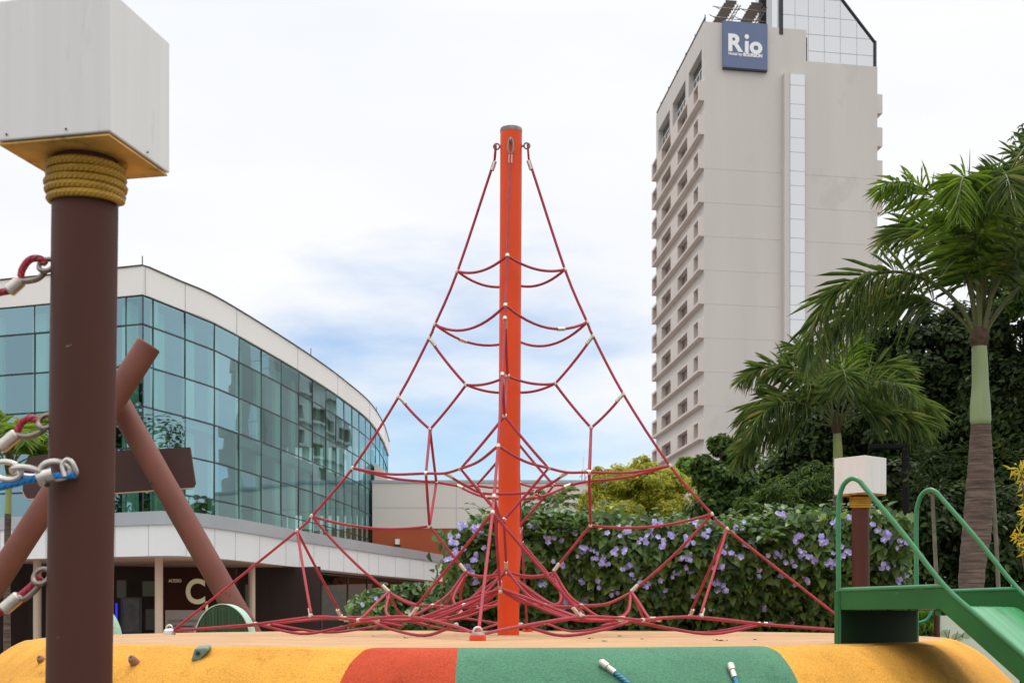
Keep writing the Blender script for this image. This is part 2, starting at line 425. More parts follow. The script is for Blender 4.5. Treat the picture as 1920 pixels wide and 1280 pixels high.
L_croton = leaf_mat('yellow_croton_leaf', (0.40, 0.36, 0.03), (0.65, 0.55, 0.08), (0.25, 0.32, 0.04), 0.15, 0.4)
L_flower = leaf_mat('lilac_petal', (0.34, 0.30, 0.66), (0.55, 0.50, 0.84), (0.72, 0.68, 0.86), 0.15, 0.35, 0.7)
M_dead = mat('dry_leaf', (0.13, 0.05, 0.02), 0.8)
M_lawn = mat('park_grass', (0.06, 0.10, 0.03), 0.9, noise=(1.5, 0.35, 6))
M_gnd = mat('park_ground', (0.12, 0.107, 0.095), 0.9, noise=(1.5, 0.35, 6))
M_pave = mat('paving', (0.30, 0.27, 0.24), 0.85, noise=(0.6, 0.12, 6))
M_hold1 = mat('brown_hold', (0.26, 0.13, 0.08), 0.6, noise=(20, 0.2, 3))
M_hold2 = mat('green_hold', (0.13, 0.20, 0.15), 0.6, noise=(20, 0.15, 3))
M_cream2 = mat('cream_play_panel', (0.66, 0.70, 0.58), 0.6)
M_branch = mat('painted_branch', (0.24, 0.13, 0.075), 0.6)
M_ptgreen = mat('painted_foliage', (0.36, 0.45, 0.27), 0.6)
M_hose = mat('teal_hose', (0.01, 0.30, 0.20), 0.4)

# ------------------------------------------------------------------ ground and mound
CX, CY, MA, MBb, MTOP = -0.10, 8.45, 2.62, 3.70, 1.20

def mound_z(x, y):
    x -= CX; y -= CY
    e = math.hypot(x/MA, y/MBb)
    if e <= 1: return MTOP
    s = (e-1)*math.hypot(x, y)/e
    r = 0.27
    d = s*s/(2*r) if s < r else r/2 + (s-r)
    return max(0.0, MTOP - d)

def mound_mat():
    m = bpy.data.materials.new('rubber_mound'); m.use_nodes = True
    t = m.node_tree; b = t.nodes['Principled BSDF']; b.inputs['Roughness'].default_value = 0.9
    b.inputs['Specular IOR Level'].default_value = 0.2
    g = t.nodes.new('ShaderNodeTexCoord'); sp = t.nodes.new('ShaderNodeSeparateXYZ'); t.links.new(g.outputs['Object'], sp.inputs[0])
    def M(op, a, bb=0.0):
        n = t.nodes.new('ShaderNodeMath'); n.operation = op
        for i, q in enumerate((a, bb)):
            if isinstance(q, (int, float)): n.inputs[i].default_value = q
            else: t.links.new(q, n.inputs[i])
        return n.outputs[0]
    wob = t.nodes.new('ShaderNodeTexNoise'); wob.inputs['Scale'].default_value = 5.0; t.links.new(g.outputs['Object'], wob.inputs[0])
    wv = M('MULTIPLY', M('SUBTRACT', wob.outputs['Fac'], 0.5), 0.03)
    x = M('ADD', M('SUBTRACT', sp.outputs[0], CX), wv); y = M('ADD', M('SUBTRACT', sp.outputs[1], CY), wv)
    e = M('SQRT', M('ADD', M('POWER', M('ABSOLUTE', M('DIVIDE', x, MA)), 2.0), M('POWER', M('ABSOLUTE', M('DIVIDE', y, MBb)), 2.0)))
    rad = M('SQRT', M('ADD', M('MULTIPLY', x, x), M('MULTIPLY', y, y)))
    s = M('MAXIMUM', M('MULTIPLY', M('SUBTRACT', e, 1.0), M('DIVIDE', rad, e)), 0.0)
    q = M('SQRT', M('DIVIDE', s, 0.24))
    X = M('ADD', sp.outputs[0], M('MULTIPLY', wv, 0.3))
    xr = M('ADD', 0.935, M('MULTIPLY', q, 0.115)); xl = M('SUBTRACT', -0.465, M('MULTIPLY', q, 0.135))
    front = M('LESS_THAN', y, 0.0)
    isgreen = M('MULTIPLY', M('MULTIPLY', M('LESS_THAN', X, xr), M('GREATER_THAN', X, -0.195)), front)
    isred = M('MULTIPLY', M('MULTIPLY', M('GREATER_THAN', X, xl), M('LESS_THAN', X, -0.195)), front)
    istan = M('LESS_THAN', e, 1.0)
    def mixc(f, a, c):
        n = t.nodes.new('ShaderNodeMix'); n.data_type = 'RGBA'; t.links.new(f, n.inputs[0])
        for i, q2 in ((6, a), (7, c)):
            if isinstance(q2, tuple): n.inputs[i].default_value = (*q2, 1)
            else: t.links.new(q2, n.inputs[i])
        return n.outputs[2]
    c = mixc(isgreen, (0.64, 0.305, 0.046), (0.078, 0.205, 0.120))
    c = mixc(isred, c, (0.43, 0.055, 0.020))
    c = mixc(istan, c, (0.47, 0.288, 0.155))
    n1 = t.nodes.new('ShaderNodeTexNoise'); n1.inputs['Scale'].default_value = 135; n1.inputs['Detail'].default_value = 3; n1.inputs['Roughness'].default_value = 0.7; t.links.new(g.outputs['Object'], n1.inputs[0])
    n2 = t.nodes.new('ShaderNodeTexNoise'); n2.inputs['Scale'].default_value = 3.6; n2.inputs['Detail'].default_value = 6; t.links.new(g.outputs['Object'], n2.inputs[0])
    amp = mixc(istan, (1.5, 1.5, 1.5), (0.55, 0.55, 0.55))
    va = M('ADD', 1.0, M('MULTIPLY', M('SUBTRACT', n1.outputs['Fac'], 0.5), amp))
    vb = M('ADD', 0.70, M('MULTIPLY', n2.outputs['Fac'], 0.6))
    n3 = t.nodes.new('ShaderNodeTexNoise'); n3.inputs['Scale'].default_value = 9.0; n3.inputs['Detail'].default_value = 8; n3.inputs['Roughness'].default_value = 0.7; t.links.new(g.outputs['Object'], n3.inputs[0])
    sf_ = t.nodes.new('ShaderNodeMapRange'); sf_.inputs[1].default_value = 0.56; sf_.inputs[2].default_value = 0.72; sf_.inputs[3].default_value = 1.0; sf_.inputs[4].default_value = 0.66
    t.links.new(n3.outputs['Fac'], sf_.inputs[0]); vb = M('MULTIPLY', vb, sf_.outputs[0])
    sc = t.nodes.new('ShaderNodeVectorMath'); sc.operation = 'SCALE'; t.links.new(c, sc.inputs[0]); t.links.new(M('MULTIPLY', va, vb), sc.inputs['Scale'])
    t.links.new(sc.outputs[0], b.inputs['Base Color'])
    bp = t.nodes.new('ShaderNodeBump'); bp.inputs['Strength'].default_value = 0.7; bp.inputs['Distance'].default_value = 0.006
    t.links.new(n1.outputs['Fac'], bp.inputs['Height']); t.links.new(bp.outputs[0], b.inputs['Normal'])
    return m

def build_ground():
    mb = MB(); mb.quad((-900, -300, 0), (900, -300, 0), (900, 1500, 0), (-900, 1500, 0))
    tag(mb.build('ground', M_gnd, origin=(0, 0, 0)), kind='structure')
    mb = MB(); mb.poly([(-14, 4.2, 0.004), (16, 4.2, 0.004), (24, 33, 0.004), (-14, 33, 0.004)])
    tag(mb.build('lawn', M_lawn, origin=(0, 0, 0)), kind='structure')
    mb = MB(); mb.poly([(-60, 34, 0.004), (14, 34, 0.004), (14, 80, 0.004), (-60, 80, 0.004)])
    tag(mb.build('pavement', M_pave, origin=(0, 0, 0)), kind='structure')
    mb = MB(); NA = 200
    rings = [('e', k/12) for k in range(13)] + [('s', v) for v in (0.02,0.04,0.07,0.10,0.13,0.16,0.2,0.24,0.28,0.33,0.4,0.5,0.65,0.8,1.0,1.2,1.33)]
    mb.v.append(Vector((CX, CY, MTOP)))
    for kind, val in rings[1:]:
        for a in range(NA):
            th = 2*math.pi*a/NA; c, s = math.cos(th), math.sin(th)
            rr = 1/math.hypot(c/MA, s/MBb)
            d = rr*val if kind == 'e' else rr+val
            x, y = CX+d*c, CY+d*s
            wob = 0.008*math.sin(5*th+1)+0.006*math.sin(11*th)
            z = mound_z(x, y) + (wob if 0 < mound_z(x, y) < MTOP-0.01 else 0)
            mb.v.append(Vector((x, y, max(z, -0.02) if val != 1.33 else -0.02)))
    for a in range(NA): mb.face((0, 1+a, 1+(a+1) % NA))
    for i in range(len(rings)-2):
        for a in range(NA):
            b0, b1 = 1+i*NA, 1+(i+1)*NA
            mb.face((b0+a, b1+a, b1+(a+1) % NA, b0+(a+1) % NA))
    tag(mb.build('rubber_mound', mound_mat(), origin=(0, 0, 0), smooth=True, ang=60), kind='structure')
build_ground()

# ------------------------------------------------------------------ hotel tower
def build_hotel():
    K = Vector((17.05, 116.0, 0))
    ex = Vector((0.984, 0.1755, 0)).normalized()        # along the broad blank face
    ey = Vector((-0.0857, 0.996, 0)).normalized()       # along the window face, going away
    Wd, Dp = 16.45, 21.7
    up = Vector((0, 0, 1))
    zt = EYE + 53.0
    t = thing('hotel_tower', 'tall beige hotel tower with blue sign, glass penthouse and rows of box windows', 'hotel', K)
    wl = MB()
    top_l = EYE+50.95; bot_l = EYE+48.35                # recessed ribbon of the top floor on the window face
    # body in two pieces, the penthouse bite is taken from the upper right corner
    n0 = K + ex*9.6; zc = EYE + 50.2
    iy = ey*(Dp-1.4)
    wl.prism([K, K+ex*Wd, K+ex*Wd+ey*Dp, K+ey*Dp], up*bot_l)
    wl.prism([p+up*(bot_l) for p in (K+ex*1.3, K+ex*Wd, K+ex*Wd+ey*Dp, K+ex*1.3+ey*Dp)], up*(zc-bot_l))
    wl.prism([p+up*zc for p in (K+ex*1.3, n0, n0+ey*Dp, K+ex*1.3+ey*Dp)], up*(zt-0.35-zc))
    wl.prism([p+up*top_l for p in (K, K+ex*1.296, K+ex*1.296+ey*Dp, K+ey*Dp)], up*(zt-top_l))
    for a, b in ((0, 0.9), (6.2, 7.6), (13.4, 14.8), (20.6, 21.7)):
        wl.prism([p+up*bot_l for p in (K+ey*a, K+ex*1.29+ey*a, K+ex*1.29+ey*b, K+ey*b)], up*(top_l-bot_l))
    wl.frame_box(K+ex*1.3+up*(zt-0.35), ex*8.3, ey*0.4, up*0.35)      # parapet
    wl.build('wall', M_conc, t)
    # ribbon windows of the top floor
    for a, b in ((0.9, 6.2), (7.6, 13.4), (14.8, 20.6)):
        g = MB(); g.frame_box(K+ex*0.50+ey*(a+0.05)+up*(bot_l+0.02), ex*0.05, ey*(b-a-0.1), up*(top_l-bot_l-0.04))
        o = g.build('window', M_dkglass, t)
        f = MB(); n = 4
        for k in range(n+1): f.frame_box(K+ex*0.42+ey*(a+0.08+(b-a-0.24)*k/n)+up*(bot_l+0.03), ex*0.07, ey*0.09, up*(top_l-bot_l-0.9))
        f.frame_box(K+ex*0.43+ey*(a+0.1)+up*(bot_l+1.6), ex*0.06, ey*(b-a-0.2), up*0.08)
        f.build('window_frame', M_letter, o)
    # projecting window boxes, both side faces
    step = 63.45/21.12
    zb0 = EYE + (1160-178)/21.35
    open_y = [(0.3, 2.0), (4.66, 8.84), (12.05, 16.5), (19.0, 21.2)]
    def band(k, side):
        zb = zb0 - k*step; h = 1.72; p = 0.5; th = 0.22
        if side == 0: o, dx = K.copy(), -ex
        else: o, dx = K+ex*Wd, ex
        b = MB()
        b.frame_box(o+up*zb, dx*p, ey*Dp, up*th)                         # bottom slab
        b.frame_box(o+up*(zb+h-th), dx*p, ey*Dp, up*th)                  # top slab
        prev = 0
        for a, c in open_y + [(Dp, Dp)]:
            if a > prev: b.frame_box(o+ey*prev+up*(zb+th), dx*p, ey*(a-prev), up*(h-2*th))
            prev = c
        ob = b.build('window_band', M_conc2, t)
        for a, c in open_y:
            g = MB(); g.frame_box(o+ey*(a+0.01)+up*(zb+th+0.01)+dx*0.002, dx*0.012, ey*(c-a-0.02), up*(h-2*th-0.02))
            wn = g.build('window', M_recess, ob)
        if side == 0:
            f = MB()
            for a, c in open_y:
                w_ = c-a
                f.frame_box(o+ey*(a+0.1)+up*(zb+th+0.012)+dx*0.02, dx*0.03, ey*(w_*random.uniform(0.12, 0.5)), up*(h-2*th-0.3))
                f.frame_box(o+ey*(a+w_*0.62)+up*(zb+th+0.012)+dx*0.02, dx*0.03, ey*0.12, up*(h-2*th-0.1))
            f.build('curtain', M_curtain, ob)
    for k in range(13):
        band(k, 0); band(k, 1)
    # mirror strip with jamb
    def tx(px):                                                          # photo column -> distance along the broad face
        q = (px-960)/FPX
        return (q*116.0-17.05)/(0.984-q*0.1755)
    a0, a1, a2 = tx(1467.5), tx(1477.5), tx(1507)
    j = MB(); zt2 = EYE+(1160-137)*116.9/FPX
    nrm = -ey
    j.frame_box(K+ex*a0, ex*(a1-a0), nrm*0.55, up*zt2)
    j.build('strip_jamb', M_conc, t)
    g = MB(); g.frame_box(K+ex*(a1+0.05)+nrm*0.002, ex*(a2-a1-0.05), nrm*0.3, up*zt2)
    st = g.build('glass_strip', M_mirror, t)
    e = MB(); e.frame_box(K+ex*(a1+0.003), ex*0.046, nrm*0.50, up*(zt2-0.004))
    e.build('strip_edge', M_black, st)
    jl = MB(); z = zt2-1.0; kk = 0
    while z > 2:
        jl.frame_box(K+ex*(a1+0.05)+nrm*0.3+up*z, ex*(a2-a1-0.05), nrm*0.012, up*0.05); z -= (1.7, 1.3)[kk % 2]; kk += 1
    jl.build('strip_joint', M_greycap, st)
    jb = MB()                                # floor joints in the render of the broad face
    for k in range(2, 17):
        for u0, u1 in ((0.05, a0-0.02), (a2+0.05, Wd-0.05)): jb.frame_box(K+ex*u0-ey*0.012+up*(zb0-k*step), ex*(u1-u0), ey*0.011, up*0.025)
    jb.build('render_joint', mat('joint_grey', (0.585, 0.539, 0.496), 0.9), t)
    # sign
    s0, s1 = tx(1354), tx(1437)
    zs1, zs0 = EYE+(1160-42)*116.3/FPX, EYE+(1160-128.5)*116.3/FPX
    s = MB(); s.frame_box(K+ex*s0+nrm*0.003+up*zs0, ex*(s1-s0), nrm*0.35, up*(zs1-zs0))
    so = s.build('sign_board', M_sign, t)
    e = MB(); e.frame_box(K+ex*(s0+0.01)+nrm*0.02+up*(zs0-0.12), ex*(s1-s0-0.02), nrm*0.30, up*0.117); e.build('sign_edge', M_black, so)
    tw = s1-s0
    tm = MB(); base = K+ex*s0+nrm*0.36; hh = zs1-zs0
    add_text(tm, 'R', 2.0, base+ex*(tw*0.115)+up*(zs0+hh*0.345), ex, nrm, 0.03, 0.075, fit=(tw*0.335, hh*0.38))
    tm.frame_box(base+ex*(tw*0.487)+up*(zs0+hh*0.335), ex*(tw*0.085), nrm*0.03, up*(hh*0.255))
    dc = base+ex*(tw*0.530)+up*(zs0+hh*0.685); tm.prism([dc+ex*(tw*0.05*math.cos(q))+up*(tw*0.05*math.sin(q)) for q in np.linspace(0, 2*math.pi, 21)[:-1]], nrm*0.03)
    add_text(tm, 'o', 2.0, base+ex*(tw*0.595)+up*(zs0+hh*0.325), ex, nrm, 0.03, 0.085, fit=(tw*0.285, hh*0.265))
    add_text(tm, 'Hotel by', 0.4, base+ex*(tw*0.12)+up*(zs0+hh*0.245), ex, nrm, 0.02, 0.012, fit=(tw*0.31, hh*0.085))
    add_text(tm, 'BOURBON', 0.4, base+ex*(tw*0.45)+up*(zs0+hh*0.255), ex, nrm, 0.02, 0.022, fit=(tw*0.43, hh*0.08))
    tm.build('lettering', M_letter, so)
    # penthouse of mirror glass
    p0, p1, p2 = tx(1463), tx(1515), tx(1643)
    pz1 = EYE+52.42; pz2 = zc
    gl = MB()
    off = nrm*(-0.25)
    def fp(px, z): return K+ex*tx(px)+up*z+off
    outline = [fp(1468, EYE+52.6), fp(1515, EYE+52.45), fp(1515, EYE+49.9), fp(1640, EYE+49.9), fp(1640, EYE+52.6), fp(1578, EYE+56.2), fp(1468, EYE+60.5)]
    gl.prism(outline, ey*9)
    po = gl.build('glass_penthouse', M_mirror, t)
    fr = MB()
    def bar(a, b, r): fr.tube([a, b], r, 4)
    bar(fp(1642, EYE+49.8)+nrm*0.05, fp(1642, EYE+52.6)+nrm*0.05, 0.15); bar(fp(1642, EYE+52.5)+nrm*0.05, fp(1570, EYE+56.75)+nrm*0.05, 0.14)
    fr.build('penthouse_frame', M_black, po)
    fr = MB(); fr.frame_box(fp(1461, zt-0.6), ex*0.36, nrm*0.3, up*9); fr.build('penthouse_column', M_black, po)
    fr = MB(); fr.frame_box(fp(1440, zt-0.3)+ey*2.6, ex*0.2, ey*0.3, up*8); fr.build('side_frame', M_black, po)
    jt = MB()
    for px in (1492, 1517, 1547, 1577, 1608):
        ztop = 56.2+(60.5-56.2)*(1578-px)/110 if px < 1578 else 56.2-(px-1578)*3.6/62
        zbo = 52.5 if px < 1515 else 49.95
        jt.frame_box(fp(px, EYE+zbo)+nrm*0.002, ex*0.03, nrm*0.02, up*(ztop-zbo-0.1))
    for zz in (50.95+0.3, 52.75, 54.35, 56.0):
        xe = 1638 if zz < 52.6 else 1640-(zz-52.6)/3.6*62
        xs = 1517 if zz < 52.4 else 1469
        jt.frame_box(fp(xs, EYE+zz)+nrm*0.003, ex*(tx(xe)-tx(xs)), nrm*0.022, up*0.03)
    jt.build('glazing_bar', M_greycap, po)
    g2 = MB(); g2.frame_box(K+ex*tx(1443)+ey*2.6+up*(zt-0.3), ex*(tx(1463)-tx(1443)), ey*0.1, up*8); g2.build('side_glass', M_mirror, po)
    # leaning panel racks on the roof
    for c0, c1 in ((1336, 1357), (1385, 1407)):
        fb = MB(); w_ = tx(c1)-tx(c0)
        for k in range(9):
            q = K+ex*(tx(c0)+0.215*k)+ey*(0.5+0.18*k)+up*(zt-0.25+0.37*k)
            fb.frame_box(q, ex*w_, ey*0.06, up*0.33)
        a_ = K+ex*(tx(c0)+w_*0.5)+ey*0.62+up*(zt-0.25); fb.frame_box(a_, ex*0.1, ey*0.05, up*0.3)
        fb.tube([a_, a_+ex*0.215*8+ey*0.18*8+up*0.37*8], 0.05, 4)
        fo = fb.build('roof_panel', M_panelback, t)
        tr = MB()
        for dx in (-0.12, w_+0.12):
            p0 = K+ex*(tx(c0)+dx)+ey*0.45+up*(zt-0.3); sl = ex*0.215*8+ey*0.18*8+up*0.37*8
            tr.tube([p0, p0+sl], 0.055, 5); tr.tube([p0+ex*0.28, p0+ex*0.28+sl], 0.04, 5)
            for k in range(8): tr.tube([p0+sl*(k/8), p0+ex*0.28+sl*((k+0.8)/8)], 0.03, 4)
            for k in (0.1, 0.4, 0.75): tr.tube([p0+sl*k, p0+sl*k-ex*(0.5 if dx < 0 else -0.5)+ey*0.5+up*0.5], 0.035, 4)
        for k in (0.35, 0.8): tr.tube([K+ex*(tx(c0)+0.1)+ey*0.4+up*(zt+k*2.0), K+ex*(tx(c0)+w_+1.6)+ey*0.4+up*(zt+k*2.0-0.1)], 0.04, 4)
        tr.build('roof_truss', M_dksteel, fo)
    # roof-edge railing of the window face
    rl = MB()
    a = K+ex*0.1+up*(zt+0.3); b = K+ex*0.1+ey*Dp+up*(zt+0.3)
    rl.tube([a, b], 0.09, 5)
    for k in range(23): q = K+ex*0.1+ey*(Dp*k/22)+up*zt; rl.tube([q, q+up*(0.35 if k % 4 else 0.6)], 0.05, 5)
    rl.build('roof_railing', M_dksteel, t)
build_hotel()

# ------------------------------------------------------------------ glazed shopping centre
def offset_poly(P, d):
    """offset a plan polyline; positive d to the right of travel"""
    res = []
    for i, p in enumerate(P):
        a = P[max(i-1, 0)]; b = P[min(i+1, len(P)-1)]
        t = Vector((b[0]-a[0], b[1]-a[1])); t.normalize()
        res.append(Vector((p[0]+t.y*d, p[1]-t.x*d)))
    return res

def build_mall():
    Y0 = 46.0
    def pt(px, py): Y = 660.0*Y0/(1160-py); return Vector(((px-960)/FPX*Y, Y))
    curve_ctl = [(268,500),(330,527),(400,557.5),(500,617),(585,672),(640,712),(690,755),(716,795),(727,828)]
    curve = [Vector(p[:2]) for p in spline([(*pt(*q), 0) for q in curve_ctl], 10)]
    corner = curve[0]
    t = thing('shopping_centre', 'glass walled shopping centre with curved white roof fascia and covered entrance', 'building', (corner.x, corner.y, 0))
    left = [Vector((-34, 53.3)), Vector((-18.8, 48.0)), Vector((-13.45, 46.17))]
    plan = left + curve                                 # travelling left -> corner -> away; outside on the right side
    ztop, zf = EYE+12.39, EYE+11.40
    zlev = [EYE+z for z in (11.40, 10.38, 8.935, 7.49, 6.045, 4.60, 3.15)]
    def at(P, z): return [Vector((p.x, p.y, z)) for p in P]
    # fascia
    o1 = offset_poly(plan, 0.10); i1 = offset_poly(plan, -1.2)
    f = MB(); f.strip(at(o1, zf), at(o1, ztop)); f.strip(at(offset_poly(plan, -0.3), zf), at(o1, zf)); f.strip(at(o1, ztop), at(i1, ztop)); f.strip(at(i1, ztop), at(i1, ztop-0.4))
    f.cm = 1
    for k in range(0, len(curve), 12):
        p = offset_poly(curve, 0.106)[k]; f.tube([(p.x, p.y, zf+0.01), (p.x, p.y, ztop-0.01)], 0.012, 4)
    fo = f.build('roof_fascia', [M_fascia, M_greycap], t, smooth=True, ang=20)
    c = MB(); o2 = offset_poly(plan, 0.14); c.strip(at(o2, ztop+0.005), at(o2, ztop+0.05)); c.strip(at(o2, ztop+0.05), at(i1, ztop+0.05)); c.strip(at(i1, ztop+0.005), at(o2, ztop+0.005))
    c.build('roof_edge', M_panelback, fo)
    # roof, floors, inner wall
    inn = offset_poly(plan, -7.0)
    inn = [Vector((min(p.x, q.x-5.5) if i > 2 else p.x, p.y)) for i, (p, q) in enumerate(zip(inn, plan))]
    rf = MB(); rf.strip(at(offset_poly(plan, -0.35), ztop-0.45), at(inn, ztop-0.45)); rf.build('roof', M_slab, t)
    for z in (EYE+7.2, EYE+2.75):
        fl = MB(); a = offset_poly(plan, -0.45)
        fl.strip(at(a, z), at(inn, z)); fl.strip(at(a, z+0.35), at(inn, z+0.35)); fl.strip(at(a, z), at(a, z+0.35)); fl.build('floor_slab', M_slab, t)
    iw = MB(); iw.strip(at(inn, EYE+2.5), at(inn, ztop-0.45)); iw.build('inner_wall', M_inwall, t)
    # bay lines
    lefts = [Vector((-18.8-2.0*k, 48.0+0.697*k)) if k >= 0 else None for k in range(7)]
    lx = [-33.0, -30.6, -28.2, -25.8, -23.5, -21.2, -19.2, -17.35, -15.5, -13.66]
    def on_left(x):
        if x < -18.8: return Vector((x, 48.0+(-18.8-x)*(5.3/15.2)))
        if x < -13.45: return Vector((x, 46.17+(-13.45-x)*(1.83/5.35)))
        return Vector((x, 46.0+(-13.0-x)*(0.17/0.45)))
    pxs = [287,347,402,448,490,527,560,586,611,630,645,660,673,685,695,704,712,719,724]
    def on_curve(px):
        for a, b in zip(curve, curve[1:]):
            pa, pb = 960+a.x/a.y*FPX, 960+b.x/b.y*FPX
            if pa <= px <= pb: return a.lerp(b, (px-pa)/(pb-pa))
        return curve[-1]
    bays = [on_left(x) for x in lx] + [corner.copy()] + [on_curve(p) for p in pxs] + [curve[-1].copy()]
    # extra bays round the blind end
    panes = []
    r2 = random.Random(3)
    for i in range(len(bays)-1):
        a, b = bays[i], bays[i+1]
        tn = (b-a).normalized(); nr = Vector((tn.y, -tn.x))
        for r in range(6):
            z1, z0 = zlev[r], zlev[r+1]
            k = [r2.uniform(-0.012, 0.012) for _ in range(3)]
            g = 0.03
            P = []
            for (q, z, s1, s2) in ((a+tn*g, z0+g, -1, -1), (b-tn*g, z0+g, 1, -1), (b-tn*g, z1-g, 1, 1), (a+tn*g, z1-g, -1, 1)):
                d = k[0]*s1*(b-a).length*0.5 + k[1]*s2*0.7
                P.append(Vector((q.x+nr.x*d, q.y+nr.y*d, z)))
            ymid = (a.y+b.y)/2
            panes.append((((b-a).length*(0.5+abs(nr.dot(Vector((-a.x, -a.y)).normalized())))/ymid), P, i, r))
    panes.sort(key=lambda q: -q[0])
    for q in panes[:100]:
        mb = MB(); mb.quad(*q[1]); mb.build('window_pane', M_pane, t)
    mb = MB()
    for q in panes[100:]: mb.quad(*q[1])
    rest = mb.build('window_pane', M_pane, t); rest['kind'] = 'stuff'
    ml = MB()
    for b in bays:
        ml.frame_box((b.x-0.02, b.y-0.02, zlev[-1]), (0.04, 0, 0), (0, 0.04, 0), (0, 0, zf-zlev[-1]))
    for z in zlev[:-1]:
        for a, b in zip(bays, bays[1:]):
            d = (b-a); n = Vector((d.y, -d.x)).normalized()*0.05
            ml.frame_box((a.x-n.x*0.5, a.y-n.y*0.5, z-0.035), (d.x, d.y, 0), (n.x, n.y, 0), (0, 0, 0.05))
    ml.build('mullion_grid', M_mullion, t)
    # blinds and piers seen through the glass
    bl = MB()
    for i in range(len(bays)-1):
        a, b = bays[i], bays[i+1]; tn = (b-a); n = Vector((tn.y, -tn.x)).normalized()
        for (f0, f1, dd) in ((0.62, 0.93, 0.8),):
            p0, p1 = a+tn*f0-n*dd, a+tn*f1-n*dd
            for z0, z1 in ((EYE+3.15, EYE+7.15), (EYE+7.58, EYE+11.3)):
                bl.frame_box((p0.x, p0.y, z0), (p1.x-p0.x, p1.y-p0.y, 0), (-n.x*0.15, -n.y*0.15, 0), (0, 0, z1-z0))
    bl.build('interior_pier', M_blind, t)
    # canopy
    edge = [Vector(p) for p in ((-34, 51.2), (-17.2, 43.9), (-12.2, 41.75), (-11.3, 41.35), (-10.7, 41.3), (-10.25, 41.8), (-9.4, 44.4), (-8.2, 50.4), (-6.4, 58.4), (-5.0, 64), (-3.7, 69.5))]
    edge = [Vector(p[:2]) for p in spline([(*p, 0) for p in edge], 5)]
    e0, e1 = EYE+2.0, EYE+2.98; e2 = EYE+3.41
    cn = MB(); ei = offset_poly(edge, -0.25)
    cn.strip(at(edge, e0), at(edge, e1)); cn.strip(at(edge, e1), at(offset_poly(edge, -0.3), e1))
    cn.cm = 1; ej = offset_poly(edge, 0.004)
    acc = 0.6
    for u, v in zip(ej, ej[1:]):
        acc += (v-u).length
        if acc > 1.3: acc = 0; cn.tube([(v.x, v.y, e0+0.01), (v.x, v.y, e1-0.01)], 0.008, 4)
    co = cn.build('canopy', [M_canopy, M_greycap], t, smooth=True, ang=20)
    gc = MB(); eg = offset_poly(edge, 0.06)
    gc.strip(at(eg, e1+0.004), at(eg, e2)); eb = offset_poly(edge, -3.2); gc.strip(at(eg, e2), at(eb, e2+0.02)); gc.strip(at(offset_poly(edge, -0.2), e1+0.004), at(eg, e1+0.004))
    gc.build('canopy_cap', M_greycap, co, smooth=True, ang=20)
    sf = MB(); sf.poly(at(edge, e0)+[Vector((-12, 78, e0)), Vector((-34, 63, e0))]); sf.build('soffit', M_soffit, co)
    # columns under the canopy
    for px, Y, wpx in ((70, 45.0, 15), (298, 42.8, 15), (472, 47.5, 13), (205, 43.2, 14)):
        c = MB(); x = (px-960)/FPX*Y; r = wpx/2/FPX*Y
        c.lathe([(r, 0), (r, EYE+2.0)], (x, Y, 0), 20); c.build('column', M_column, t, smooth=True)
    # back of the ground floor and the dark shopfront
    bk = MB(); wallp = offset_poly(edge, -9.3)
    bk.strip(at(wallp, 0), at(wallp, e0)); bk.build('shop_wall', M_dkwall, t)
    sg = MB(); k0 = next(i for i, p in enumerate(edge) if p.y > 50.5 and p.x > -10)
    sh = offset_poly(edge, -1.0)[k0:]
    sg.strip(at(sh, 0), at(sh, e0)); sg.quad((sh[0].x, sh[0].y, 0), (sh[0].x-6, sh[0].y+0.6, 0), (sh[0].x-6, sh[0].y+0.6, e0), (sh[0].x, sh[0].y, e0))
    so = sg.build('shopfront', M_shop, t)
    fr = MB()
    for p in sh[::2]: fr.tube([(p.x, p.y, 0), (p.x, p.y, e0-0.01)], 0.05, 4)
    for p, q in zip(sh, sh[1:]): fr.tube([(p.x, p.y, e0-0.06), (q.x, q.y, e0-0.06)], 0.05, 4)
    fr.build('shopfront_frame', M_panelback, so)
    # ACESSO C sign wall
    Ys = 45.0
    sw = MB(); a, b = W(307, 1190, Ys), W(442, 1064, Ys)
    sw.frame_box((a.x, Ys, 0), (b.x-a.x, 0, 0), (0, 0.25, 0), (0, 0, b.z))
    s = sw.build('entrance_sign', M_signbrown, t)
    ip = MB(); a, b = W(310, 1192, Ys-0.02), W(398, 1143, Ys-0.02)
    ip.frame_box((a.x, Ys-0.03, 0.55), (b.x-a.x, 0, 0), (0, 0.028, 0), (0, 0, b.z-0.55)); io = ip.build('info_panel', M_infopanel, s)
    tx = MB(); p = W(316, 1091, Ys-0.03)
    add_text(tx, 'ACESSO', 0.16, p, (1, 0, 0), (0, -1, 0), 0.008, 0.002, fit=(0.44, 0.115))
    p = W(348.5, 1132, Ys-0.03); add_text(tx, 'C', 1.0, p, (1, 0, 0), (0, -1, 0), 0.02, 0.024, fit=(0.66, 0.88))
    tx.build('lettering', M_cream, s)
    t2 = MB(); p = W(325, 1175.5, Ys-0.05); add_text(t2, 'Praça de alimentação', 0.1, p, (1, 0, 0), (0, -1, 0), 0.004, 0.001, fit=(0.70, 0.085))
    p = W(314, 1178, Ys-0.05); t2.frame_box(p, (0.14, 0, 0), (0, 0.012, 0), (0, 0, 0.16))
    for yy, x0, x1 in ((1162, 314, 373), (1165, 314, 373), (1179, 326, 338), (1186, 329, 353)):
        p = W(x0, yy, Ys-0.05); t2.frame_box(p, ((x1-x0)/FPX*Ys, 0, 0), (0, 0.01, 0), (0, 0, 0.012 if yy < 1170 else 0.03))
    t2.build('info_text', M_black, io)
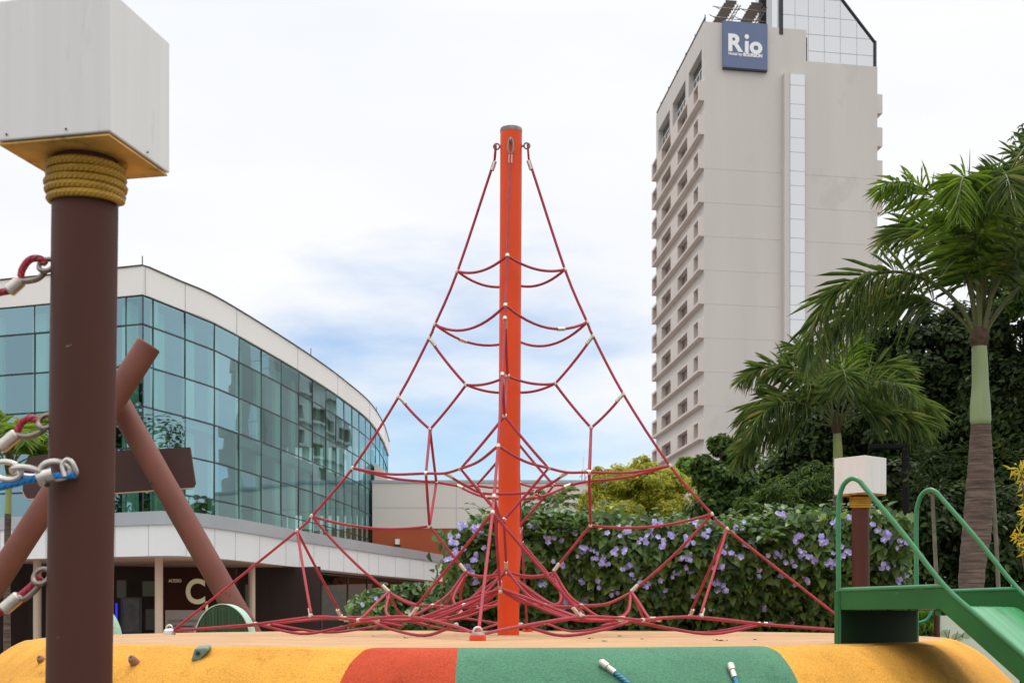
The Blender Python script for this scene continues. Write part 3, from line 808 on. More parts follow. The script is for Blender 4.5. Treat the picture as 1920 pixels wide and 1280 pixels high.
    ar = MB(); p = W(315.2, 1173.6, Ys-0.066); ar.frame_box(p+Vector((0, 0, -0.012)), (0.10, 0, 0), (0, 0.01, 0), (0, 0, 0.024)); ar.prism([p+Vector((-0.005, 0, 0)), p+Vector((0.05, 0, 0.05)), p+Vector((0.05, 0, -0.05))], (0, 0.012, 0)); ar.build('info_arrow', M_letter, io)
    # dark poster case, lit strip and lamps inside the arcade
    Yp = 46.4
    pc = MB(); a, b = W(226, 1188, Yp), W(266, 1119, Yp); pc.frame_box((a.x, Yp, 0), (b.x-a.x, 0, 0), (0, 0.3, 0), (0, 0, b.z))
    po = pc.build('poster_case', M_black, t)
    pq = MB(); a, b = W(231, 1184, Yp-0.01), W(261, 1122, Yp-0.01); pq.frame_box((a.x, Yp-0.02, a.z), (b.x-a.x, 0, 0), (0, 0.018, 0), (0, 0, b.z-a.z)); pq.build('poster', mat('dim_poster', (0.05, 0.035, 0.03), 0.3, noise=(3, 0.8, 5)), po)
    bs = MB(); a, b = W(216.5, 1163, 46.0), W(219.5, 1130, 46.0); bs.frame_box(a, (b.x-a.x, 0, 0), (0, 0.05, 0), (0, 0, b.z-a.z)); bs.build('light_strip', emit_mat('blue_led', (0.02, 0.03, 0.9), 0.55), t)
    for px, py, Y in ((650, 1142, 55.5), (632, 1141, 54.5)):
        lp = MB(); p = W(px, py, Y); lp.lathe([(0.0, -0.1), (0.03, -0.07), (0.035, 0.05), (0.0, 0.1)], p, 10, False); lp.build('lamp', emit_mat('amber_lamp', (1.0, 0.35, 0.06), 1.5), t)
    for (x0, x1, y0, y1) in ((219, 236, 1087, 1120), (267, 291, 1089, 1117), (273, 291, 1141, 1180), (460, 466, 1095, 1150)):
        Yb = 48.2; a, b = W(x0, y1, Yb), W(x1, y0, Yb)
        pn = MB(); pn.frame_box(a, (b.x-a.x, 0, 0), (0, 0.1, 0), (0, 0, b.z-a.z)); pn.build('inner_panel', mat('grey_green_panel', (0.16, 0.17, 0.12), 0.7), t)
    # parapet rods
    for px, py, hpx in ((267, 500, 20), (583, 671, 18), (706, 780, 18)):
        p = pt(px, py); rd = MB(); rd.tube([(p.x, p.y, ztop+0.02), (p.x, p.y, ztop+hpx/FPX*p.y)], 0.02, 5); rd.build('roof_rod', M_dksteel, t)
build_mall()

def build_annexe():
    Y = 76.0
    t = thing('annexe_building', 'low beige building with terracotta base between glass hall and hedge', 'building', (2, Y, 0))
    xl = (698-960)/FPX*Y; xr = 12
    z1 = EYE+(1160-905)/FPX*Y; zr = EYE+(1160-990)/FPX*Y
    b = MB(); b.frame_box((xl, Y, zr), (xr-xl, 0, 0), (0, 12, 0), (0, 0, z1-zr)); b.build('wall', M_beige, t)
    b = MB(); b.frame_box((xl, Y+0.05, 0), (xr-xl, 0, 0), (0, 12, 0), (0, 0, zr-0.004)); ba = b.build('terracotta_base', M_terra, t)
    b = MB(); b.frame_box((xl-0.02, Y-0.06, z1+0.003), (xr-xl+0.1, 0, 0), (0, 12.2, 0), (0, 0, 0.16)); b.build('roof_cap', M_greycap, t)
    b = MB(); a1 = (725-960)/FPX*(Y+1)
    b.prism([(xl+0.02, Y+1, z1+0.2), (a1+0.1, Y+1, z1+0.2), (a1, Y+1, z1+0.6), (a1-0.25, Y+1, z1+0.95), (a1-0.55, Y+1, z1+1.2), (xl+0.02, Y+1, z1+1.3)], (0, 4, 0)); b.build('roof_block', M_beige, t)
    j = MB(); zj = EYE+(1160-952)/FPX*Y
    j.frame_box((xl+0.02, Y-0.006, zj), (xr-xl-0.1, 0, 0), (0, 0.004, 0), (0, 0, 0.035))
    for px in (855,): j.frame_box(((px-960)/FPX*Y, Y-0.007, zr+0.02), (0.03, 0, 0), (0, 0.004, 0), (0, 0, z1-zr-0.05))
    j.build('wall_joint', M_greycap, t)
    l = MB(); p = W(741, 1020, Y-0.3); l.frame_box(p, (0.24, 0, 0), (0, 0.3, 0), (0, 0, 0.32)); lo = l.build('wall_lamp', M_letter, t)
    l = MB(); l.frame_box(p+Vector((-0.04, -0.02, -0.06)), (0.32, 0, 0), (0, 0.3, 0), (0, 0, 0.055)); l.build('lamp_base', M_black, lo)
build_annexe()

# ------------------------------------------------------------------ foliage
def leaves(name, P, D, N, Ln, Wd, material, parent, fold=0.18, shape='oval', world=True):
    """many small folded leaves as one mesh; P roots, D directions, N normals (n,3)"""
    n = len(P)
    D = D/np.linalg.norm(D, axis=1, keepdims=True)
    S = np.cross(D, N); S /= np.maximum(np.linalg.norm(S, axis=1, keepdims=True), 1e-6)
    U = np.cross(S, D)
    Ln = np.asarray(Ln)[:, None]; Wd = np.asarray(Wd)[:, None]
    if shape == 'heart': a, wa, b, wb = 0.22, 0.50, 0.60, 0.34
    elif shape == 'blade': a, wa, b, wb = 0.28, 0.42, 0.68, 0.27
    else: a, wa, b, wb = 0.30, 0.46, 0.68, 0.40
    up = U*fold*Wd
    droop = -U*Ln*0.10 + (np.array([0, 0, -0.16])*Ln if shape == 'blade' else 0)
    V = np.stack([P, P+D*Ln*a+S*Wd*wa+up, P+D*Ln*b+S*Wd*wb+up+droop*0.4, P+D*Ln+droop,
                  P+D*Ln*b-S*Wd*wb+up+droop*0.4, P+D*Ln*a-S*Wd*wa+up], 1)
    o0 = np.array(wloc(parent)) if parent is not None else np.zeros(3)
    V = (V - o0).reshape(-1, 3).astype(np.float32)
    base = (np.arange(n)*6)[:, None]
    F = np.concatenate([base+np.array([[0, 3, 2, 1]]), base+np.array([[0, 5, 4, 3]])], 1).reshape(-1).astype(np.int32)
    me = bpy.data.meshes.new(name)
    me.vertices.add(n*6); me.vertices.foreach_set('co', V.ravel())
    me.loops.add(n*8); me.loops.foreach_set('vertex_index', F)
    me.polygons.add(n*2); me.polygons.foreach_set('loop_start', np.arange(0, n*8, 4, dtype=np.int32))
    me.polygons.foreach_set('use_smooth', np.ones(n*2, dtype=bool))
    me.materials.append(material); me.update(); me.validate()
    o = bpy.data.objects.new(name, me); COL.objects.link(o)
    if parent is not None: o.parent = parent
    return o

def unit(n):
    v = rng.normal(size=(n, 3)); return v/np.linalg.norm(v, axis=1, keepdims=True)

def crown_points(blobs, n, clump=0.33, fill=0.55):
    """leaf roots and outward normals over clumps spread through ellipsoids"""
    vol = np.array([b[3]*b[4]*b[5] for b in blobs])**0.7; vol /= vol.sum()
    Ps, Ns = [], []
    for b, q in zip(blobs, vol):
        m = max(20, int(n*q)); c = np.array(b[:3]); r = np.array(b[3:6])
        nc = max(8, int(26*(r.prod()**(1/3))/max(0.6, r.prod()**(1/3))*1.6))
        u = unit(nc); rad = (rng.random(nc)**0.5)*(1-fill)+fill
        cc = c+u*r*rad[:, None]*0.92
        k = rng.integers(0, nc, m)
        cr = clump*r.mean()*(0.55+0.75*rng.random(nc))
        d = unit(m)
        p = cc[k] + d*(cr[k]*(rng.random(m)**0.45))[:, None]*np.array([1.15, 1.15, 0.72])
        Ps.append(p); nn = d*0.9 + u[k]*0.5 + np.array([0, 0, 0.55]); Ns.append(nn/np.linalg.norm(nn, axis=1, keepdims=True))
    return np.concatenate(Ps), np.concatenate(Ns)

def tree(name, label, base, blobs, n, leaf, material, group, cat='tree', trunk_r=0.16, shape='oval', aspect=0.5, clump=0.33, fill=0.55, bark=None):
    t = thing(name, label, cat, base, group)
    P, N = crown_points(blobs, n, clump, fill)
    keep = P[:, 2] > base[2]+0.05
    P, N = P[keep], N[keep]
    D = np.cross(N, unit(len(P))) + N*0.25 + np.array([0, 0, -0.25])
    Ls = leaf*(0.65+0.7*rng.random(len(P)))
    leaves('crown', P, D, N+0.45*unit(len(P)), Ls, Ls*aspect, material, t, shape=shape)
    tr = MB(); b = Vector(base)
    main = max(blobs, key=lambda q: q[3]*q[4]*q[5])
    top = Vector(main[:3])
    mid = b.lerp(top, 0.45)+Vector((0.06*random.uniform(-1, 1), 0, 0))
    tr.tube(spline([b, mid, top], 5), [trunk_r*(1-0.6*i/10) for i in range(11)], 9)
    for q in blobs:
        c = Vector(q[:3])
        for k in range(3):
            e = c+Vector((random.uniform(-.6, .6)*q[3], random.uniform(-.6, .6)*q[4], random.uniform(-.2, .7)*q[5]))
            s0 = b.lerp(top, random.uniform(0.45, 0.9))
            tr.tube(spline([s0, s0.lerp(e, 0.5)+Vector((0, 0, 0.1*q[5])), e], 4), [trunk_r*(0.45-0.38*i/8) for i in range(9)], 6)
    tr.build('trunk', bark or M_bark, t, smooth=True)
    return t

def blob(px, py, Y, rxp, ryp, depth=None):
    p = W(px, py, Y); k = Y/FPX
    return (p.x, p.y, p.z, rxp*k, (depth if depth else rxp*k), ryp*k)

def build_trees():
    G = 'broadleaf trees beyond the playground hedge'
    Y = 40
    tree('broadleaf_tree', 'yellow green bushy tree just above the flowering hedge', (W(1180, 0, Y).x, Y, 0),
         [blob(1195, 915, Y, 75, 48), blob(1130, 940, Y, 50, 45), blob(1260, 935, Y, 62, 48), blob(1205, 875, Y, 30, 22), blob(1150, 905, Y, 45, 38), blob(1225, 905, Y, 60, 40), blob(1190, 970, Y, 110, 40)],
         46000, 0.092, L_yel, G, clump=0.27)
    Y = 34
    tree('broadleaf_tree', 'small dark tufted tree in front of the hotel corner', (W(1375, 0, Y).x, Y, 0),
         [blob(1352, 832, Y, 18, 20), blob(1320, 872, Y, 24, 18), blob(1385, 850, Y, 30, 30), blob(1350, 895, Y, 45, 35), blob(1400, 925, Y, 60, 45), blob(1345, 950, Y, 50, 40)],
         13000, 0.17, L_mid, G)
    tree('broadleaf_tree', 'bright green round shrub tree at the foot of the hotel windows', (W(1290, 0, 44).x, 44, 0),
         [blob(1289, 880, 44, 22, 22), blob(1275, 905, 44, 22, 25)], 3500, 0.20, L_bright, G, trunk_r=0.1)
    Y = 25
    tree('broadleaf_tree', 'soft feathery green tree behind the hedge below the palms', (W(1490, 0, Y).x, Y, 0),
         [blob(1480, 935, Y, 62, 48), blob(1440, 965, Y, 60, 35), blob(1530, 920, Y, 50, 55), blob(1410, 960, Y, 50, 30)], 16000, 0.11, L_mid, G, shape='blade', aspect=0.28)
    Y = 30
    tree('broadleaf_tree', 'dense dark tree filling the space behind the small palm', (W(1600, 0, Y).x, Y, 0),
         [blob(1590, 800, Y, 90, 90), blob(1530, 830, Y, 60, 70), blob(1660, 730, Y, 95, 100), blob(1560, 900, Y, 90, 90), blob(1660, 880, Y, 100, 110), blob(1480, 880, Y, 40, 45)], 27000, 0.15, L_dark, G, trunk_r=0.2)
    Y = 28
    tree('broadleaf_tree', 'tall dark tree between the two palm trunks', (W(1760, 0, Y).x, Y, 0),
         [blob(1750, 690, Y, 95, 85), blob(1700, 790, Y, 90, 100), blob(1790, 830, Y, 95, 110), blob(1740, 930, Y, 110, 110), blob(1830, 690, Y, 80, 105), blob(1700, 680, Y, 60, 75), blob(1780, 635, Y, 75, 65), blob(1650, 650, Y, 55, 60)], 30000, 0.14, L_dark, G, trunk_r=0.2)
    Y = 26
    tree('broadleaf_tree', 'dark wooded crown right of the ringed palm trunk', (W(1915, 0, Y).x, Y, 0),
         [blob(1910, 600, Y, 80, 100), blob(1900, 760, Y, 90, 110), blob(1950, 900, Y, 120, 140), blob(1880, 950, Y, 80, 110)], 22000, 0.14, L_dark, G, trunk_r=0.2)
    Y = 24
    tree('broadleaf_tree', 'tall leafy tree reaching in from the right edge above the palms', (W(2030, 0, Y).x, Y, 0),
         [blob(1950, 255, Y, 40, 40), blob(1990, 330, Y, 80, 60), blob(1945, 400, Y, 55, 75), blob(2020, 480, Y, 120, 110), blob(1940, 520, Y, 70, 80)], 14000, 0.13, L_mid, G, trunk_r=0.22)
    Y = 21
    tree('broadleaf_tree', 'low shaded thicket tree beside the end of the hedge', (W(1760, 0, Y).x, Y, 0),
         [blob(1730, 1010, Y, 70, 80), blob(1790, 960, Y, 50, 60), blob(1850, 1030, Y, 90, 80), blob(1930, 1000, Y, 90, 110), blob(1680, 930, Y, 60, 70), blob(1780, 1085, Y, 70, 60)], 18000, 0.12, L_dark, G, trunk_r=0.12)
    Y = 25
    tree('broadleaf_tree', 'lowest dark undergrowth beneath the palms, spreading behind the end of the hedge', (W(1780, 0, Y).x, Y, 0),
         [blob(1620, 1150, Y, 90, 75), blob(1740, 1150, Y, 90, 80), blob(1860, 1160, Y, 90, 80), blob(1980, 1150, Y, 90, 90), blob(2100, 1140, Y, 90, 100)], 15000, 0.13, L_dark, G, trunk_r=0.1)
    # farther trees; the glass facade mirrors them
    for i, (x, y, h, r) in enumerate(((11.8, 58, 9.3, 2.6), (19.5, 70, 14, 3.8), (24.5, 60, 12, 4.4), (31, 52, 12, 4.8), (20, 42, 9, 3.6), (14.5, 36, 9.0, 3.0), (9.0, 62, 6.6, 2.4), (-38.5, 27.4, 17, 2.2), (-43, 22, 15, 2.6))):
        lab = ['round green tree far behind the tufted tree', 'broad green tree close to the hotel foot', 'wide dark tree beside the hotel foot',
               'tallest far tree at the right beyond the palms', 'dark tree in the second row behind the small palm', 'dark tree in the second row behind the ringed palm', 'small green tree far behind the yellow green tree', 'tall narrow tree across the forecourt from the corner of the glass hall', 'tall narrow tree across the forecourt, farther left from the glass hall'][i]
        tree('broadleaf_tree', lab, (x, y, 0), [(x, y, h*0.66, r, r, h*0.34), (x-r*0.5, y-0.5, h*0.5, r*0.7, r*0.7, h*0.25), (x+r*0.5, y, h*0.5, r*0.75, r*0.7, h*0.28)], 9000, 0.34, L_mid if i in (0, 1, 6) else L_dark, G, trunk_r=0.25)
    for i, (x, y) in enumerate(((-1.0, 66), (2.2, 63), (5.5, 66), (8.8, 63))):
        lab = ['dark shrub against the terracotta wall, nearest the glass hall', 'dark shrub against the terracotta wall, behind the orange mast', 'dark shrub against the terracotta wall, beneath the distant palm', 'dark shrub against the terracotta wall, behind the yellow green tree'][i]
        tree('wall_shrub', lab, (x, y, 0), [(x, y, 2.2, 2.0, 1.2, 2.0), (x+0.6, y, 1.4, 1.8, 1.2, 1.3)], 3500, 0.25, L_dark, 'shrubs along the terracotta wall', cat='shrub', trunk_r=0.08)
build_trees()

# ------------------------------------------------------------------ palms
def frond(t, root, az, e0, length, bend, n, leafl, material, plumose=True, expo=1.3, width=0.03, twist=0.0):
    az = R(az); h = Vector((math.cos(az), math.sin(az), 0)); side = Vector((-math.sin(az), math.cos(az), 0))
    pts = [Vector(root)]; K = 26; dirs = []
    for i in range(K):
        s = (i+0.5)/K; e = R(e0 - bend*s**expo)
        d = h*math.cos(e)+Vector((0, 0, math.sin(e)))+side*twist*s; d.normalize(); dirs.append(d)
        pts.append(pts[-1]+d*length/K)
    dirs.append(dirs[-1])
    mb = MB(); mb.tube(pts, [0.028*(length/3)*(1-0.85*i/K) for i in range(K+1)], 6)
    rb = mb.build('frond', M_rachis, t, smooth=True)
    ss = rng.uniform(0.25 if plumose else 0.14, 1.0, n)
    idx = np.minimum((ss*K).astype(int), K-1); fr = ss*K-idx
    PA = np.array([tuple(p) for p in pts]); DA = np.array([tuple(d) for d in dirs])
    P = PA[idx]*(1-fr)[:, None]+PA[idx+1]*fr[:, None]; T = DA[idx]
    sd_ = np.array(tuple(side)); nrm = np.cross(sd_[None, :], T)      # upper normal of the frond
    nrm = -nrm
    sg = np.where(rng.random(n) < 0.5, -1.0, 1.0)
    roll = rng.normal(0, R(42) if plumose else R(10), n) + (0 if plumose else R(12))
    Lat = sg[:, None]*sd_[None, :]*np.cos(roll)[:, None] + nrm*np.sin(roll)[:, None]
    fwd = 0.45+0.5*ss
    D = Lat+T*fwd[:, None]+np.array([0, 0, -0.42 if plumose else -0.2])+0.10*rng.normal(size=(n, 3))
    Ls = leafl*(0.75+0.4*rng.random(n))*np.where(ss < 0.3, 0.55+1.5*(ss-0.0), 1.0)*np.clip(1.25-0.85*ss**3, 0.35, 1)
    leaves('leaflets', P, D, nrm+0.4*unit(n), Ls, np.full(n, width)*(0.8+0.4*rng.random(n)), material, rb, fold=0.15, shape='blade')
    return rb

def palm(label, base, path, radii, shaft, fronds, mats, group, n=300, leafl=0.5, plum=True, width=0.03, shaftmat=None):
    t = thing('palm_tree', label, 'palm tree', base, group)
    tr = MB(); pp = spline(path, 10); rr = [float(v) for v in np.interp(np.linspace(0, 1, len(pp)), np.linspace(0, 1, len(radii)), radii)]
    rr = [r*(1+0.035*math.sin(i*2.4)) for i, r in enumerate(rr)]
    tr.tube(pp, rr, 20); tr.build('trunk', M_palmbark, t, smooth=True, ang=60)
    s = MB(); s.tube(spline([p for p, r in shaft], 6), [float(v) for v in np.interp(np.linspace(0, 1, (len(shaft)-1)*6+1), np.linspace(0, 1, len(shaft)), [r for p, r in shaft])], 18)
    s.build('crownshaft', shaftmat or M_shaft, t, smooth=True, ang=60)
    top = shaft[-1][0]
    f = MB(); f.lathe([(shaft[-1][1]*1.05, -0.06), (shaft[-1][1]*1.5, 0.03), (shaft[-1][1]*1.2, 0.12), (0.02, 0.3)], top, 12); f.build('fibre_sheath', M_fibre, t, smooth=True)
    for (az, e0, ln, bend, *rest) in fronds:
        m = next((q for q in rest if not isinstance(q, (int, float))), mats); ex_ = next((q for q in rest if isinstance(q, (int, float))), 1.3)
        a = R(az)
        frond(t, Vector(top)+Vector((math.cos(a)*0.05, math.sin(a)*0.05, 0.05)), az, e0, ln, bend, n, leafl, m, plum, ex_, width=width)
    return t

def build_palms():
    G = 'palms around the playground'
    Y = 15.0; k = Y/FPX
    palm('tall palm with ringed brown trunk and smooth green crownshaft at the right', (W(1820, 0, Y).x, Y, 0),
         [(W(1817, 0, Y).x, Y, 0), W(1821, 1100, Y), W(1831, 1000, Y), W(1838, 900, Y), W(1839, 796, Y)], [23*k, 23*k, 26.5*k, 25*k, 17.5*k],
         [(W(1838.5, 797, Y), 16*k), (W(1838.5, 788, Y), 19*k), (W(1838, 760, Y), 18.5*k), (W(1838, 720, Y), 15*k), (W(1837, 680, Y), 14.5*k), (W(1836, 640, Y), 13*k)],
         [(187, 73, 3.05, 172, 1.0), (170, 62, 2.3, 140, 1.0), (243, 86, 2.85, 180, 2.0, L_palmlt), (262, 87, 2.75, 170, 2.0), (206, 85, 2.5, 118, 2.0, L_palmlt), (115, 84, 2.6, 110, 1.6), (40, 85, 3.3, 58, 1.5), (-8, 82, 3.4, 95, 1.5), (75, 83, 3.0, 80, 1.3),
          (-60, 80, 2.6, 160, 1.3), (12, 62, 2.9, 130), (20, 80, 3.1, 85, 1.6)],
         L_palm, G, n=270, leafl=0.52, width=0.0165)
    Y = 20.0; k = Y/FPX
    palm('smaller palm with thin yellow green crownshaft left of the ringed palm', (W(1571, 0, Y).x, Y, 0),
         [(W(1571, 0, Y).x, Y, 0), W(1571, 1000, Y), W(1571, 875, Y)], [10*k, 9.5*k, 9*k],
         [(W(1571, 876, Y), 9*k), (W(1571, 840, Y), 8.5*k), (W(1569, 806, Y), 7*k)],
         [(184, 72, 1.95, 150, 1.0), (4, 70, 2.05, 138, 1.0), (174, 82, 2.0, 128, 1.3), (22, 82, 1.9, 110), (203, 42, 1.8, 115), (-14, 34, 1.55, 105), (262, 76, 1.8, 145), (60, 86, 1.9, 60, L_palmlt), (120, 84, 1.9, 70), (310, 66, 1.7, 130), (168, 18, 1.8, 90)],
         L_palm, G, n=220, leafl=0.50, width=0.017, shaftmat=M_shafty)
    Y = 16.0; k = Y/FPX
    palm('slender young palm with bright fronds beside the crossed brown logs', (W(12, 0, Y).x, Y, 0),
         [(W(14, 0, Y).x, Y, 0), W(13, 1100, Y), W(15, 962, Y)], [7*k, 6*k, 6*k],
         [(W(15, 963, Y), 6.5*k), (W(16, 930, Y), 5.5*k), (W(18, 880, Y), 6*k)],
         [(8, 78, 1.45, 125, L_palmlt), (175, 70, 1.4, 110, L_palmlt), (262, 78, 1.4, 140, L_palmlt), (-25, 50, 1.2, 110, L_palmlt), (215, 55, 1.3, 110), (80, 75, 1.3, 90), (20, 35, 1.1, 90, L_palmlt), (300, 60, 1.2, 120, L_palmlt)],
         L_palmlt, G, n=220, leafl=0.32, plum=False, width=0.03, shaftmat=M_shafty)
    Y = 62.0; k = Y/FPX
    palm('distant small palm seen just right of the orange mast', (W(1040, 0, Y).x, Y, 0),
         [(W(1040, 0, Y).x, Y, 0), W(1040, 1040, Y), W(1040, 975, Y)], [5*k, 4*k, 4*k],
         [(W(1040, 976, Y), 4*k), (W(1040, 965, Y), 4*k), (W(1040, 955, Y), 3*k)],
         [(10, 60, 2.1, 120), (170, 60, 1.8, 120), (40, 80, 1.9, 100), (150, 80, 1.7, 110), (-10, 30, 1.9, 100), (190, 30, 1.6, 90), (270, 70, 1.5, 130)],
         L_palm, G, n=160, leafl=0.5, plum=False, width=0.06)
build_palms()

# ------------------------------------------------------------------ flowering hedge, bush, shrubs
def flower_cluster(parent, c, n, spread, size):
    c = Vector(c); P, D, N = [], [], []
    for k in range(n):
        o = c+Vector((max(-1.0, min(1.0, random.gauss(0, 1)))*spread, random.uniform(-0.05, 0.01), max(-1.0, min(1.0, random.gauss(0, 1)))*spread*0.85))
        f = Vector((random.uniform(-.6, .6), -1, random.uniform(-.2, .7))).normalized()
        a = f.orthogonal().normalized(); b = f.cross(a); r0 = random.uniform(0, 6)
        for q in range(5):
            th = r0+q*2*math.pi/5
            d = a*math.cos(th)+b*math.sin(th)
            P.append(tuple(o)); D.append(tuple(d+f*0.25)); N.append(tuple(f))
    n5 = len(P); s = np.repeat(size*(0.8+0.4*rng.random(n)), 5)
    return leaves('flower_cluster', np.array(P), np.array(D), np.array(N), s, s*0.95, L_flower, parent, fold=0.05, shape='oval')

def build_hedge():
    Y = 11.6
    t = thing('flowering_hedge', 'long dense vine hedge covered in lilac trumpet flowers behind the net', 'hedge', (1.5, 12.2, 0))
    x0, x1 = -0.50, 3.50
    def top(x):
        px = 960+x/Y*FPX
        y = np.interp(px, [830, 850, 880, 920, 1000, 1100, 1220, 1340, 1450, 1560, 1650, 1700, 1712], [1060, 1002, 978, 962, 952, 962, 972, 978, 968, 958, 955, 966, 1000])
        return EYE+(HOR-y)/FPX*(Y+0.1)
    def front(x, z):                        # overhangs at the top, hollow below
        return 11.60+0.80*np.clip((1.85-z)/0.95, 0, 1)+0.10*np.sin(3.1*x+1)+0.07*np.sin(7.3*x+2.1*z)
    n = 12500
    x = rng.uniform(x0, x1, n); u = rng.random(n)
    z = 0.35+(top(x)-0.35)*(u**0.72)
    y = front(x, z)+np.abs(rng.normal(0, 0.11, n))-0.05
    P1 = np.stack([x, y, z], 1)
    N1 = np.stack([rng.normal(0, .45, n), -np.ones(n), 0.35+rng.normal(0, .45, n)], 1)
    D1 = np.stack([rng.normal(0, .55, n), -0.35+rng.normal(0, .3, n), -0.75+rng.normal(0, .45, n)], 1)
    m = 6500
    x = rng.uniform(x0, x1, m); y = rng.uniform(11.55, 12.9, m); z = top(x)+rng.normal(0, 0.05, m)-0.05-0.15*np.clip((11.75-y)/0.2, 0, 1)
    P2 = np.stack([x, y, z], 1); N2 = np.stack([rng.normal(0, .4, m), -0.3+rng.normal(0, .4, m), np.ones(m)], 1)
    D2 = np.stack([rng.normal(0, .8, m), -0.4+rng.normal(0, .7, m), -0.1+rng.normal(0, .3, m)], 1)
    e = 3600                                 # both ends
    z = rng.uniform(0.3, 2.2, e); y = rng.uniform(11.7, 12.8, e); lft = rng.random(e) < 0.5
    x = np.where(lft, x0, x1)+rng.normal(0, 0.08, e); z = np.minimum(z, top(np.clip(x, x0+0.03, x1-0.03))+0.0)
    P3 = np.stack([x, y, z], 1); N3 = np.stack([np.where(lft, -1.0, 1.0), -0.5*np.ones(e), 0.4+rng.normal(0, .4, e)], 1)
    D3 = np.stack([rng.normal(0, .5, e), rng.normal(0, .5, e), -0.7+rng.normal(0, .4, e)], 1)
    P = np.concatenate([P1, P2, P3]); N = np.concatenate([N1, N2, N3]); D = np.concatenate([D1, D2, D3])
    Ls = 0.048+0.062*rng.random(len(P))**1.4
    leaves('foliage', P, D, N, Ls, Ls*0.78, L_vine, t, shape='heart')
    # tendrils lifting off the top
    tn = MB(); PT, DT, NT = [], [], []
    for k in range(46):
        xx = random.uniform(x0+0.1, x1-0.05); b = Vector((xx, random.uniform(11.6, 12.2), float(top(xx))-0.03))
        e_ = b+Vector((random.uniform(-.25, .25), random.uniform(-.1, .1), random.uniform(0.04, 0.16)))
        pts = spline([b, b.lerp(e_, 0.5)+Vector((0, 0, 0.04)), e_], 4); tn.tube(pts, 0.0025, 4)
        for q in range(3):
            p = pts[3+q*2]; PT.append(tuple(p)); DT.append((random.gauss(0, 1), random.gauss(0, .5), 0.1)); NT.append((0.2, -.4, 1))
    tag(tn.build('tendrils', M_rachis, t), kind='stuff')
    leaves('tendril_leaves', np.array(PT), np.array(DT), np.array(NT), np.full(len(PT), 0.055), np.full(len(PT), 0.04), L_vine, t, shape='heart')
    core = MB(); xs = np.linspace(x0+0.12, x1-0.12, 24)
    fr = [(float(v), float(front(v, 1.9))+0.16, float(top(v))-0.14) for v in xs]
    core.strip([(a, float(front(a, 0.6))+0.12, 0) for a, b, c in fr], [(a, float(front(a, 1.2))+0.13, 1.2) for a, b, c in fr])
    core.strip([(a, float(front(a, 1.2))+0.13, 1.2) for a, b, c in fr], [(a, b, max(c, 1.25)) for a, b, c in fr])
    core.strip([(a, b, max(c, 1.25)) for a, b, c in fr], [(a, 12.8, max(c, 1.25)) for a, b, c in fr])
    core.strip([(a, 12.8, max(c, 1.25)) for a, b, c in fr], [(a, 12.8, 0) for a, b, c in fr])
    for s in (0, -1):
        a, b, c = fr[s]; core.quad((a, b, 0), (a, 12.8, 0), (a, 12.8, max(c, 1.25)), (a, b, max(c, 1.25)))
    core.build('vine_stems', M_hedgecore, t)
    spots = [(1115,1040,7),(1133,1050,9),(1163,1035,5),(1150,1108,4),(1192,1085,6),(1230,985,4),(1292,1012,7),(1285,1045,8),(1352,1100,8),(1338,1092,6),(1362,1030,6),(1460,1040,7),(1468,1078,9),(1440,1003,4),(1495,1010,6),(1545,1012,6),(1556,1052,7),(1660,1005,8),(1662,1058,6),(1692,1085,5),(872,984,6),(892,990,4),(852,1012,5),(878,1066,6),(888,1092,5),(906,1002,6),(1000,985,6),(1035,1010,3),(1075,1000,5),(1098,1032,5),(1225,1000,3),(1255,1000,5),(1325,1000,6),(1385,985,3),(1420,1000,4),(1480,1055,4),(1520,1050,4),(1580,1040,4),(1600,965,3),(1690,1020,4),(1640,990,3),(1170,1000,3),(1235,1020,3),(1172,1066,4),(1210,1095,5),(1290,1065,4),(1265,1075,3),(1300,1110,3),(1415,1075,3),(1440,1165,2),(1493,1160,3),(1432,1140,2),(845,1045,4),(862,1030,3),(895,1045,4),(1050,1060,3),(1020,1090,4),(1085,1085,5),(1055,1135,3),(1095,1125,4),(1128,1095,4),(1062,985,3),(1565,980,3),(1460,962,3),(1515,1085,3),(1330,1140,2),(1205,1010,4),(1400,1020,4),(1345,1060,4),(1500,1035,4),(1300,980,3),(1385,1045,3)]
    r5 = random.Random(5); spots += [(r5.randint(860, 1700), r5.randint(985, 1130), r5.choice((0, 0, 1))) for _ in range(32)]
    for px, py, k in spots:
        p = W(px, py, Y); yy = float(front(p.x, p.z))-0.06
        p = W(px, py, yy); flower_cluster(t, p, k+1, 0.038, 0.0275)
build_hedge()

